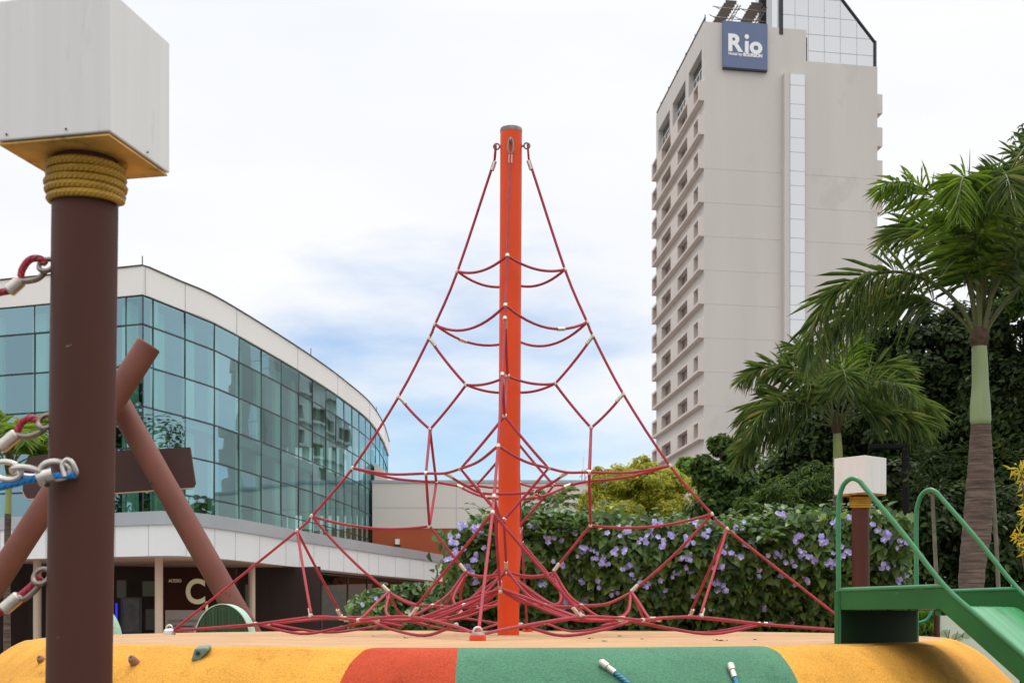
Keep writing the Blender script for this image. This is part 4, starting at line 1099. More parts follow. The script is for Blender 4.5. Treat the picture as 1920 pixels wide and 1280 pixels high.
def build_shrubs():
    t = thing('flowering_bush', 'small rounded vine bush with few lilac flowers left of the hedge', 'bush', (-0.95, 12.9, 0))
    Y = 12.8
    n = 9500
    P, N = crown_points([blob(765, 1150, Y, 88, 55, 0.5), blob(705, 1160, Y, 55, 52, 0.45), blob(825, 1145, Y, 48, 45, 0.4), blob(750, 1205, Y, 105, 60, 0.55)], n, 0.36, 0.72)
    N2 = N+np.array([0, -0.5, 0.2])
    D = np.stack([rng.normal(0, .6, len(P)), -0.3+rng.normal(0, .4, len(P)), -0.4+rng.normal(0, .5, len(P))], 1)
    Ls = 0.05+0.045*rng.random(len(P))
    leaves('foliage', P, D, N2, Ls, Ls*0.72, L_vine, t, shape='heart')
    st = MB()
    for k in range(9): st.tube(spline([(-0.95+random.uniform(-.2, .2), 12.9, 0), (-0.95+random.uniform(-.4, .4), 12.85, 0.6), (-0.95+random.uniform(-.7, .7), 12.7, 1.25)], 4), 0.012, 5)
    st.build('stems', M_bark, t)
    for px, py, k in ((702, 1120, 1), (680, 1132, 2), (727, 1122, 1), (765, 1142, 1), (842, 1137, 1)):
        flower_cluster(t, W(px, py, Y-0.55), k, 0.02, 0.022)
    # yellow shrub at the right edge
    Y = 8.6
    t = thing('yellow_shrub', 'spiky yellow leaved shrub at the right edge beyond the slide', 'shrub', (W(1950, 0, Y).x, Y, 0))
    P, D, N = [], [], []
    st = MB(); b = Vector(t.location)
    for px, py in ((1914, 885), (1928, 905), (1926, 945), (1936, 870), (1912, 1010), (1930, 960), (1940, 910), (1950, 990), (1928, 1030), (1955, 880)):
        c = W(px, py, Y+random.uniform(-.15, .15)); st.tube(spline([b, b.lerp(c, 0.6)+Vector((0.05, 0, 0)), c], 4), 0.006, 5)
        for q in range(34):
            v = Vector((random.gauss(0, 1), random.gauss(0, 1), random.gauss(-0.1, 0.9))).normalized()
            P.append(tuple(c+Vector((random.gauss(0, .02), 0, random.gauss(0, .03))))); D.append(tuple(v)); N.append((v.y, -v.x, 0.6))
    st.build('stems', M_bark, t)
    n = len(P); leaves('foliage', np.array(P), np.array(D), np.array(N), 0.05+0.03*rng.random(n), np.full(n, 0.014), L_croton, t, shape='blade')
    # clipped shrub under the slide platform
    Y = 13.5
    t = thing('round_leaf_shrub', 'low round leaved shrub glimpsed beneath the green slide platform', 'shrub', (W(1745, 0, Y).x, Y, 0))
    P, N = crown_points([blob(1742, 1180, Y, 42, 45, 0.35), blob(1765, 1150, Y, 25, 22, 0.3)], 1100, 0.3, 0.7)
    leaves('foliage', P, N+np.array([0, -.2, .4]), N+0.5*unit(len(P)), np.full(len(P), 0.075), np.full(len(P), 0.055), L_bright, t)
    st = MB(); st.tube([tuple(t.location), (t.location.x, Y, 1.2)], 0.02, 6); st.build('stems', M_bark, t)
    # thin saplings
    for px0, px1, yt, lab in ((1762, 1748, 925, 'thin pale sapling trunk between slide rail and ringed palm'), (1878, 1862, 905, 'thin pale sapling trunk close to the right side of the ringed palm')):
        Y = 15.6; b = Vector((W(px0, 0, Y).x, Y, 0)); tp = W(px1, yt, Y)
        t = thing('sapling', lab, 'tree', b, 'saplings in the shaded thicket')
        s = MB(); s.tube(spline([b, b.lerp(tp, 0.5)+Vector((0.02, 0, 0)), tp], 6), [0.032-0.010*i/12 for i in range(13)], 7); s.build('trunk', mat('pale_bark', (0.20, 0.17, 0.12), 0.9, noise=(8, 0.3, 4)), t, smooth=True)
        P, N = crown_points([(tp.x, tp.y, tp.z+0.3, 0.35, 0.3, 0.35)], 260, 0.4, 0.5)
        leaves('crown', P, N+np.array([0, 0, -.4]), N+0.4*unit(len(P)), np.full(len(P), 0.10), np.full(len(P), 0.035), L_dark, t)
build_shrubs()

# ------------------------------------------------------------------ posts with white boxes
def box_post(label, foot, topc, zbox, side, h, rz, dia, cat='post', marks=False):
    t = thing('box_lamp_post', label, cat, foot, 'brown posts carrying white boxes')
    p = MB(); p.tube([foot, topc], dia/2, 40); p.build('post', M_brown, t, smooth=True)
    c = Vector((topc[0], topc[1], zbox))
    b = MB(); th = 0.008; m = Matrix.Rotation(rz, 3, 'Z')
    def corner(a, bb): return c+m @ Vector((a*side/2, bb*side/2, 0))
    b.prism([corner(-1, -1), corner(1, -1), corner(1, 1), corner(-1, 1)][::-1], (0, 0, h))
    bo = b.build('white_box', M_white, t, bevel=0.003)
    u = MB(); q = 0.97
    u.prism([c+m @ Vector((sx*side/2*q, sy*side/2*q, -0.004)) for sx, sy in ((-1, -1), (1, -1), (1, 1), (-1, 1))], (0, 0, -0.004)); u.build('underside', M_yelbase, bo)
    rim = MB()
    if marks:
        for a, bb in ((0.25, -1), (-0.8, -1)):
            r = c+m @ Vector((a*side/2, bb*side/2-0.002, 0.012)); rim.lathe([(0.0, -0.003), (0.003, 0.0), (0.0, 0.003)], r, 8, False)
        r = c+m @ Vector((side/2+0.002, 0.1*side, 0.012)); rim.lathe([(0.0, -0.003), (0.003, 0.0), (0.0, 0.003)], r, 8, False)
        rim.build('screw', M_black, bo)
    # rope wound under the box
    w_ = MB(); turns = 5; rr = dia/2+0.0088; pts = []
    pitch = 0.0185
    for i in range(turns*24+1):
        a = 2*math.pi*i/24; z = zbox-0.014-pitch*i/24
        wob = 0.003*math.sin(a*1.7)
        pts.append((topc[0]+(rr+wob)*math.cos(a), topc[1]+(rr+wob)*math.sin(a), z+0.005*math.sin(a+0.4)))
    w_.tube(pts, 0.0097, 8); w_.build('rope_wrap', M_yelrope, t, smooth=True)
    return t
box_post('large near brown post with white box and yellow rope wrap at the left', (-1.030, 3.066, 0), (-1.0, 3.066, 2.40), 2.385, 0.283, 0.316, R(-12.5), 0.150, marks=True)
zb = EYE+(HOR-927)/FPX*10.8
box_post('far brown post with white box standing behind the green slide', (W(1616, 0, 10.8).x, 10.8, 0), (W(1613, 0, 10.8).x, 10.8, zb+0.015), zb, 0.30, 0.30, R(40.5), 0.143)

# ------------------------------------------------------------------ rope fittings at the near post
def near_ropes():
    Yr = 3.05
    def fitting(label, rope_pts, fa, fb, loop, eye, ropec=M_red):
        t = thing('net_rope', label, 'rope', W(*eye, Yr), 'rope ends shackled to the near post')
        P = lambda q, d=0.0: W(q[0], q[1], Yr+d)
        r = MB(); r.tube(spline([P(q) for q in rope_pts]+[P(fa)], 6), 0.0085, 12); r.build('rope', ropec, t, smooth=True)
        f = MB(); a, b = P(fa), P(fb); d = (b-a).normalized(); f.tube([a-d*0.004, a, b, b+d*0.004], [0.011, 0.0155, 0.0155, 0.012], 14); f.build('ferrule', M_alu, t, smooth=True)
        l = MB(); l.tube(spline([P(fb, 0.004)]+[P(q, 0.006) for q in loop[0]], 6), 0.0085, 10); l.build('rope_loop', ropec, t, smooth=True)
        th = MB(); th.tube(spline([P(fb, -0.004)]+[P(q, -0.006) for q in loop[1]], 6), 0.0070, 8); th.build('thimble', M_olz, t, smooth=True)
        e = MB(); c = P(eye); ring = []
        for k in range(16):
            an = 2*math.pi*k/16; ring.append(c+Vector((0.018*math.cos(an), 0.016*math.sin(an), 0.018*math.sin(an))))
        e.tube(ring, 0.006, 8, closed=True); e.tube([c+Vector((0.016, 0, 0)), c+Vector((0.06, 0.012, 0))], 0.007, 8); e.build('eye_bolt', M_olz, t, smooth=True)
    fitting('red rope end with thimble shackled highest on the near brown post', [(-60, 580), (-10, 552)], (18, 545), (38, 527), [[(42, 505), (56, 487), (74, 485), (86, 494)], [(54, 527), (72, 522), (86, 508)]], (88, 497))
    fitting('red rope end with thick loop shackled at middle of the near brown post', [(-60, 862), (-12, 843)], (2, 838), (30, 815), [[(40, 793), (58, 784), (76, 790)], [(52, 818), (72, 812), (84, 802)]], (87, 790))
    fitting('red rope end shackled lowest on the near brown post', [(-60, 1190), (-8, 1152)], (8, 1141), (34, 1119), [[(48, 1108), (66, 1092), (78, 1082)], [(46, 1122), (66, 1106), (78, 1090)]], (78, 1080))
    # blue rope with a chain
    Yb = 2.97
    P = lambda q, d=0.0: W(q[0], q[1], Yb+d)
    t = thing('chain_rope', 'blue rope with silver chain links bolted across the near brown post', 'rope', P((130, 885)))
    r = MB(); r.tube(spline([P((-70, 925)), P((0, 912)), P((60, 898)), P((100, 893)), P((140, 889))], 6), 0.0092, 12); r.build('rope', M_blue, t, smooth=True)
    def link(c, ax, tw):
        ax = Vector(ax).normalized(); v = ax.cross(Vector((0, 1, 0))).normalized(); v = (Matrix.Rotation(tw, 3, ax) @ v)
        ring = []
        for k in range(20):
            an = 2*math.pi*k/20; ring.append(c+ax*(0.034*math.cos(an))+v*(0.020*math.sin(an)))
        m = MB(); m.tube(ring, 0.0065, 8, closed=True); m.build('chain_link', M_zinc, t, smooth=True)
    link(P((12, 882), -0.01), (1, 0, -0.1), R(10)); link(P((50, 884), -0.008), (1, 0, -0.06), R(65)); link(P((-36, 878), -0.01), (1, 0, -0.1), R(70))
    link(P((104, 881), -0.004), (1, 0, 0.0), R(15))
    f = MB(); a, b = P((76, 880), -0.006), P((102, 900), -0.006)
    f.tube([P((72, 896), -0.006), P((101, 888), -0.006)], [0.0165, 0.0165], 16); f.build('rope_clamp', M_zinc, t, smooth=True)
    s = MB(); s.tube(spline([P((122, 893), -.01), P((117, 872), -.01), P((126, 861), -.01), P((136, 868), -.01), P((143, 886), 0.0), P((140, 893), 0.02)], 6), 0.0058, 8); s.build('shackle', M_zinc, t, smooth=True)
    bt = MB(); c = P((78, 904), -0.02); bt.tube([c, c+Vector((0, 0.03, 0))], 0.0095, 6); bt.build('clamp_bolt', M_olz, t, smooth=True)
near_ropes()

# ------------------------------------------------------------------ climbing net with orange mast
def build_net():
    C = Vector((-0.014, CY, 0)); PH = R(-3.7)
    base = Vector((-0.024, CY, MTOP)); topz = EYE+(HOR-243)/FPX*CY
    topx = W(958.5, 243, CY).x
    t = thing('climbing_net', 'crimson rope climbing net pyramid hung from a tall orange mast', 'climbing net', base)
    m = MB(); a, b = Vector((base.x, CY, MTOP-0.05)), Vector((topx, CY, topz))
    m.tube([a, b], 0.0705, 48); mo = m.build('mast', M_orange, t, smooth=True)
    cp = MB(); cp.lathe([(0.0713, -0.022), (0.0718, -0.004), (0.069, 0.004), (0.0, 0.006)], b, 48, False); cp.build('mast_cap', M_worn, mo, smooth=True)
    def P(x, y, z):
        c, s = math.cos(PH), math.sin(PH)
        lean = (z-0.0)/3.2*0.017
        return Vector((C.x+x*c-y*s+lean-0.004, C.y+x*s+y*c, EYE+z))
    fins = [(-1, 0), (0, -1), (1, 0), (0, 1)]         # left, near, right, back
    ROPE = 0.0088
    guy = [(0.112, 2.965), (0.348, 2.252), (0.493, 1.910), (0.531, 1.821), (0.7276, 1.445), (1.0276, 0.983), (1.2966, 0.672), (1.393, 0.576), (2.225, -0.083)]
    clampme = MB(); clampme.lathe([(0.010, -0.012), (0.0128, -0.010), (0.0128, 0.010), (0.010, 0.012)], (0, 0, 0), 10)
    c0 = clampme.build('clamp', M_alu, t, local=True, smooth=True)
    ferme = MB(); ferme.lathe([(0.0095, -0.032), (0.0122, -0.030), (0.0122, 0.030), (0.0095, 0.032)], (0, 0, 0), 12)
    f0 = ferme.build('ferrule', M_alu, t, local=True, smooth=True)
    used = {'clamp': False, 'ferrule': False}
    def put(proto, name, p, d):
        o = proto if not used[name] else proto.copy()
        if used[name]: COL.objects.link(o)
        used[name] = True
        o.parent = t; o.location = Vector(p)-base
        o.rotation_euler = Vector(d).to_track_quat('Z', 'Y').to_euler()
    clamp = lambda p, d: put(c0, 'clamp', p, d)
    ferrule = lambda p, d: put(f0, 'ferrule', p, d)
    def rope(pts, name='net_rope', r=ROPE):
        mb = MB(); mb.tube(pts, r, 8); return mb.build(name, M_red, t, smooth=True)
    def fin(i, r, z): return P(fins[i][0]*r, fins[i][1]*r, z)
    def off(i, r, q, z, j):
        """a point r along fin i and q along fin j"""
        return P(fins[i][0]*r+fins[j][0]*q, fins[i][1]*r+fins[j][1]*q, z)
    jit = lambda s: random.uniform(-s, s)
    for i in range(4):
        nb = [(i+1) % 4, (i-1) % 4]
        gp = [fin(i, r, z) for r, z in guy]
        g = rope(spline(gp, 4), 'guy_rope', 0.0086)
        for r, z in guy[1:8]: clamp(fin(i, r, z), fin(i, r+0.3, z-0.6)-fin(i, r, z))
        # head fitting
        e = MB(); c = fin(i, 0.098, 3.055); ax = (fin(i, 1, 0)-fin(i, 0, 0)).normalized()
        e.tube([c+ax*0.019*math.cos(q)+Vector((0, 0, 0.019*math.sin(q))) for q in np.linspace(0, 2*math.pi, 17)[:-1]], 0.0055, 7, closed=True)
        e.tube([c-ax*0.035, c-ax*0.015], 0.008, 8); e.build('eye_bolt', M_olz, t, smooth=True)
        th = MB(); sd_ = ax.cross(Vector((0, 0, 1)))
        q0, q1 = fin(i, 0.112, 2.955), fin(i, 0.104, 3.045)
        th.tube(spline([q0, q0.lerp(q1, 0.45)+sd_*0.017, q1+sd_*0.010+Vector((0, 0, 0.012)), q1+Vector((0, 0, 0.020)), q1-sd_*0.010+Vector((0, 0, 0.012)), q0.lerp(q1, 0.45)-sd_*0.017, q0], 5), 0.0068, 7)
        th.build('thimble', M_olz if i == 1 else M_red, t, smooth=True)
        ferrule(fin(i, 0.117, 2.93), fin(i, 0.35, 2.25)-fin(i, 0.117, 2.96))
        A, B, F, Gp, H = fin(i, 0.288, 1.517), fin(i, 0.522, 1.231), fin(i, 0.522, 0.603), fin(i, 0.285, 0.310), fin(i, 0.785, 0.178)
        n3, n4, n6, n7 = fin(i, 0.531, 1.821), fin(i, 0.7276, 1.445), fin(i, 1.2966, 0.672), fin(i, 1.393, 0.576)
        rope(sagged(n3, A, 0.012)); rope(sagged(A, B, 0.008)); rope(sagged(n4, B, 0.012))
        for n_, q in ((n3, A), (n4, B)):
            d = (q-n_).normalized(); ferrule(n_+d*0.035, d)
        for p_ in (A, B, F): clamp(p_, (1, 0.3, 0) if i % 2 else (0.3, 1, 0))
        for j in nb:
            Cc = off(i, 0.512, 0.268, 0.915, j)
            rope(sagged(B, Cc, 0.006, 6)+sagged(Cc, F, 0.004, 6)[1:]); clamp(Cc, F-Cc)
        rope(sagged(n6, F, 0.045)); rope(sagged(F, Gp, 0.0)); rope(sagged(n6, H, 0.03))
        d = (Gp-F).normalized(); ferrule(Gp-d*0.03, d); clamp(Gp+Vector((0, 0, -0.02)), (fin(nb[0], 1, 0)-fin(nb[1], 1, 0)))
        d = (H-n6).normalized(); ferrule(H-d*0.03, d); clamp(H+Vector((0, 0, -0.015)), (fin(nb[0], 1, 0)-fin(nb[1], 1, 0)))
        for j in nb:
            Mj = off(i, 1.195, 0.47, 0.020, j)
            rope(sagged(n7, Mj+Vector((0, 0, 0.02)), 0.006)); d = (Mj-n7).normalized(); ferrule(Mj-d*0.03, d); clamp(Mj, off(i, 1, -0.6, 0, j)-off(i, 0, 0, 0, j))
            Cp = off(i, 0.47, 0.25, 0.085, j); Pq = off(i, 0.70, 0.66, -0.012, j)
            rope(spline([Gp, Gp.lerp(Cp, 0.5)+Vector((0, 0, -0.035)), Cp, Cp.lerp(Pq, 0.5)+Vector((0, 0, -0.025)), Pq], 5)); clamp(Cp, Pq-Cp)
            Hq = off(i, 0.93, 0.70, -0.005, j)
            rope(spline([H, H.lerp(Hq, 0.3)+Vector((0, 0, -0.02)), H.lerp(Hq, 0.7)+Vector((0, 0, -0.05)), Hq], 5)); clamp(Hq, fin(i, 1, 0)-fin(j, 1, 0))
        # ground anchor
        an = fin(i, 2.24, -0.10); an.z = MTOP
        ga = MB(); ga.lathe([(0.040, -0.02), (0.040, 0.016), (0.037, 0.028)], an, 20, False); ga.cm = 1; ga.lathe([(0.037, 0.028), (0.030, 0.038), (0.020, 0.043), (0.0, 0.044)], an, 20, False)
        ga.build('ground_anchor', [M_orange if i % 2 else M_zinc, M_worn if i % 2 else M_zinc], t, smooth=True)
        gr = MB(); gr.tube([an+Vector((0.02*math.cos(q), 0, 0.045+0.02*math.sin(q))) for q in np.linspace(0, 2*math.pi, 15)[:-1]], 0.006, 7, closed=True); gr.build('anchor_ring', M_zinc, t, smooth=True)
    for i in range(4):
        j = (i+1) % 4
        rope(sagged(fin(i, 0.348, 2.252), fin(j, 0.348, 2.252), 0.045+jit(.008)))
        r2 = sagged(fin(i, 0.493, 1.91), fin(j, 0.493, 1.91), 0.085+jit(.01)); rope(r2)
        if i in (1, 3): ferrule(r2[8], r2[9]-r2[7])
        rope(sagged(fin(i, 0.288, 1.517), fin(j, 0.288, 1.517), 0.022))
        C1, C2, Dm = off(i, 0.512, 0.268, 0.915, j), off(j, 0.512, 0.268, 0.915, i), off(i, 0.38, 0.38, 0.9025, j)
        rope(spline([fin(i, 1.0276, 0.983), fin(i, 1.0276, 0.983).lerp(C1, 0.5)+Vector((0, 0, -0.022)), C1, Dm, C2, fin(j, 1.0276, 0.983).lerp(C2, 0.5)+Vector((0, 0, -0.022)), fin(j, 1.0276, 0.983)], 5))
        K = off(i, 0.17, 0.17, 0.80, j); d = (K-Dm).normalized()
        hoop = off(j, 0.17, 0.17, 0.80, (j+1) % 4)
        pts = [Dm, Dm.lerp(K, 0.5)+Vector((0, 0, -0.006)), K]
        if i != 3: pts += [K.lerp(hoop, 0.5)+(fin(j, 0.03, 0)-fin(j, 0, 0))+Vector((0, 0, -0.01)), hoop]
        rope(spline(pts, 5)); ferrule(Dm+d*0.03, d); clamp(K, d)
        rope(sagged(fin(i, 0.285, 0.30), fin(j, 0.285, 0.30), 0.028))
        H1, H2 = fin(i, 0.785, 0.17), fin(j, 0.785, 0.17)
        a1, a2 = off(i, 0.47, 0.25, 0.085, j), off(j, 0.47, 0.25, 0.085, i)
        rope(spline([H1, H1.lerp(a1, 0.5)+Vector((0, 0, -0.03)), a1, a1.lerp(a2, 0.5)+Vector((0, 0, -0.008)), a2, H2.lerp(a2, 0.5)+Vector((0, 0, -0.03)), H2], 5))
        rope(spline([H1, off(i, 0.74, 0.33, 0.025, j), off(i, 0.52, 0.52, -0.01, j), off(j, 0.74, 0.33, 0.025, i), H2], 5))
        rope(spline([fin(i, 0.285, 0.29), off(i, 0.34, 0.20, 0.14, j), off(i, 0.30, 0.30, 0.09, j), off(j, 0.34, 0.20, 0.14, i), fin(j, 0.285, 0.29)], 5))
        A1, A2 = fin(i, 2.2, -0.075), fin(j, 2.2, -0.075)
        M1, M2 = off(i, 1.195, 0.47, 0.012, j), off(j, 1.195, 0.47, 0.012, i)
        Pm = off(i, 0.83, 0.83, -0.005, j)
        rope(spline([A1, off(i, 1.65, 0.18, -0.035, j), M1, off(i, 0.98, 0.68, 0.008, j), Pm, off(j, 0.98, 0.68, 0.008, i), M2, off(j, 1.65, 0.18, -0.035, i), A2], 5))
        S1, S2 = off(i, 1.62, 0.17, -0.03, j), off(j, 1.62, 0.17, -0.03, i)
        rope(spline([S1, off(i, 1.28, 0.38, -0.09, j), off(i, 1.0, 0.62, -0.055, j), off(i, 0.78, 0.74, -0.015, j), off(i, 0.60, 0.60, -0.045, j), off(j, 0.78, 0.74, -0.015, i), off(j, 1.0, 0.62, -0.055, i), off(j, 1.28, 0.38, -0.09, i), S2], 5))
        ferrule(off(i, 0.95, 0.70, 0.005, j), off(i, 0.8, 0.85, 0, j)-off(i, 1.1, 0.55, 0, j)); clamp(Pm, off(i, 0.7, 0.9, 0, j)-Pm); clamp(S1, fin(i, 1, 0)-fin(j, 0.2, 0)); clamp(S2, fin(j, 1, 0)-fin(i, 0.2, 0))
build_net()

# ------------------------------------------------------------------ slide
def build_slide():
    o = Vector((1.374, 5.50, MTOP))
    t = thing('playground_slide', 'green metal slide with looped handrails on the yellow mound at the right', 'slide', o, rotz=R(-44.8))
    wd = 0.675
    B = lambda *a, **k: None
    for y, kn in ((0.0, 1), (wd, -1)):
        r = MB()
        path = [(0, -0.04), (0, 0.30), (0, 0.56), (0.006, 0.62), (0.026, 0.668), (0.062, 0.690), (0.098, 0.676), (0.13, 0.640), (0.30, 0.445), (0.47, 0.238), (0.62, 0.108), (0.80, -0.040), (1.2, -0.368), (1.7, -0.778), (1.95, -0.96), (2.2, -1.02)]
        r.tube(spline([(x, y, z) for x, z in path], 5), 0.0105, 12); r.build('handrail', M_greenlt, t, smooth=True, local=True)
        r = MB(); r.tube([(0, y, 0.226), (0.475, y, 0.234)], 0.0095, 10); r.build('top_rail', M_greenlt, t, smooth=True, local=True)
        p = MB()
        poly = [(0.012, 0.143), (0.455, 0.143), (0.80, -0.150), (1.2, -0.478), (1.7, -0.890), (1.95, -1.07), (2.2, -1.13), (2.2, -1.03), (1.95, -0.972), (1.7, -0.790), (1.2, -0.380), (0.80, -0.052), (0.62, 0.096), (0.47, 0.224), (0.012, 0.216)]
        p.prism([(x, y-0.004, z) for x, z in poly], (0, 0.008, 0)); p.build('side_panel', M_green, t, local=True, bevel=0.002)
        f = MB(); f.frame_box((-0.014, y-0.012, -0.03), (0.022, 0, 0), (0, 0.024, 0), (0, 0, 0.252)); f.build('leg', M_green, t, local=True, bevel=0.003)
    p = MB(); p.frame_box((0.0, 0.006, 0.146), (0.46, 0, 0), (0, wd-0.012, 0), (0, 0, 0.012)); p.frame_box((0.43, 0.01, 0.118), (0.025, 0, 0), (0, wd-0.02, 0), (0, 0, 0.026)); p.build('platform', M_green, t, local=True)
    p = MB(); p.frame_box((0.004, 0.014, -0.02), (0.006, 0, 0), (0, wd-0.028, 0), (0, 0, 0.162)); p.build('rear_panel', M_innershade, t, local=True)
    c = MB(); prof = [(0.46, 0.156), (0.52, 0.122), (0.80, -0.118), (1.2, -0.446), (1.7, -0.856), (1.95, -1.035), (2.2, -1.10)]
    prof = [(q.x, q.z) for q in spline([(x, 0, z) for x, z in prof], 4)]
    c.strip([(x, 0.005, z) for x, z in prof], [(x, wd-0.005, z) for x, z in prof]); c.strip([(x, wd-0.005, z-0.012) for x, z in prof], [(x, 0.005, z-0.012) for x, z in prof])
    c.build('chute', M_bed, t, local=True, smooth=True)
    for y in (0.03, wd-0.03):
        l = MB(); l.tube([(2.1, y, -1.2), (2.1, y, -1.09)], 0.014, 10); l.build('leg', M_green, t, local=True)
build_slide()

# ------------------------------------------------------------------ crossed logs, board, arched panels
def build_left_play():
    Y = 12.7
    t = thing('crossed_logs', 'frame of crossed reddish brown log poles behind the near post', 'play frame', (W(150, 0, Y).x, Y, 0))
    def log(pxa, pya, pxb, pyb, Yl, r):
        a, b = W(pxa, pya, Yl), W(pxb, pyb, Yl); d = (b-a).normalized()
        if a.z > b.z: a, b = b, a; d = -d
        k = (a.z)/d.z; a2 = a-d*(k+0.1)
        m = MB(); m.tube([a2, b-d*0.02, b-d*0.006, b], [r, r, r*0.97, r*0.90], 32); m.build('log', M_log, t, smooth=True, ang=50)
    log(3, 1075, 280, 645, Y-0.30, 0.118)
    log(432, 1126, 212, 738, Y, 0.116)
    Yb = 13.05
    t2 = thing('brown_board', 'wide dark brown board with cut corners hung behind the crossed logs', 'board', (W(205, 0, Yb).x, Yb, W(0, 935, Yb).z))
    pts = [(46, 868), (57, 855), (80, 852), (356, 838), (366, 905), (362, 913), (52, 934), (42, 925)]
    b = MB(); b.prism([W(x, y, Yb) for x, y in pts][::-1], (0, 0.04, 0)); bo = b.build('board', M_board, t2)
    e = MB(); e.tube([W(362, 915, Yb-0.003), W(52, 936, Yb-0.003)], 0.007, 6); e.tube([W(48, 934, Yb-.003), W(41, 918, Yb-0.003)], 0.006, 6); e.build('board_edge', M_boardedge, bo)
    bl = MB()
    for q in ((283, 906), (258, 868)):
        c = W(*q, Y-0.118); bl.lathe([(0.0, -0.012), (0.012, -0.008), (0.012, 0.008), (0.0, 0.012)], c, 10, False)
    bl.build('bolt', M_black, t, smooth=True)
    Ya = 12.35
    for cx, lab in ((417, 'round topped dark green ribbed panel with pale rim at the foot of the log'), (160, 'round topped green panel mostly hidden behind the near post')):
        p0 = W(cx, 1131, Ya); rx, top = 0.27, p0.z
        t3 = thing('arched_panel', lab, 'play panel', (p0.x, Ya, 0), 'green arched panels behind the mound')
        def arch(r_, dz): 
            pts = []
            for k in range(25):
                th = math.pi*k/24
                pts.append((p0.x+r_*math.cos(th), top-dz-0.36+0.36*math.sin(th) if math.sin(th) > 1e-6 else top-dz-0.36))
            return [(p0.x+r_, 0.9)]+pts+[(p0.x-r_, 0.9)]
        b = MB(); b.prism([(x, Ya, z) for x, z in arch(rx-0.007, 0.008)], (0, 0.25, 0)); bo = b.build('board', M_dkgreen, t3)
        rb = MB()
        for k in range(17):
            xx = p0.x-rx*0.88+k*rx*0.11; h = top-0.03-0.36+0.36*math.sqrt(max(0.02, 1-((xx-p0.x)/rx)**2))
            rb.frame_box((xx, Ya-0.008, 0.92), (0.012, 0, 0), (0, 0.0078, 0), (0, 0, h-0.94))
        rb.build('rib', M_dkgreen, bo)
        r_ = MB(); A = arch(rx, 0); Bq = arch(rx-0.007, 0.008)
        for y0, y1 in ((Ya-0.012, Ya+0.27),):
            r_.strip([(x, y0, z) for x, z in A], [(x, y1, z) for x, z in A]); r_.strip([(x, y0, z) for x, z in Bq], [(x, y0, z) for x, z in A]); r_.strip([(x, y1, z) for x, z in Bq], [(x, y0, z) for x, z in Bq])
        r_.build('rim', M_ltgreen, t3, smooth=True, ang=40)
    # support for the board
    for px in (112, 150):
        s = MB(); p = W(px, 935, Yb+0.1); s.tube([(p.x, Yb+0.1, 0), (p.x, Yb+0.1, p.z+0.3)], 0.03, 10); s.build('support', M_brown, t2, smooth=True)
build_left_play()

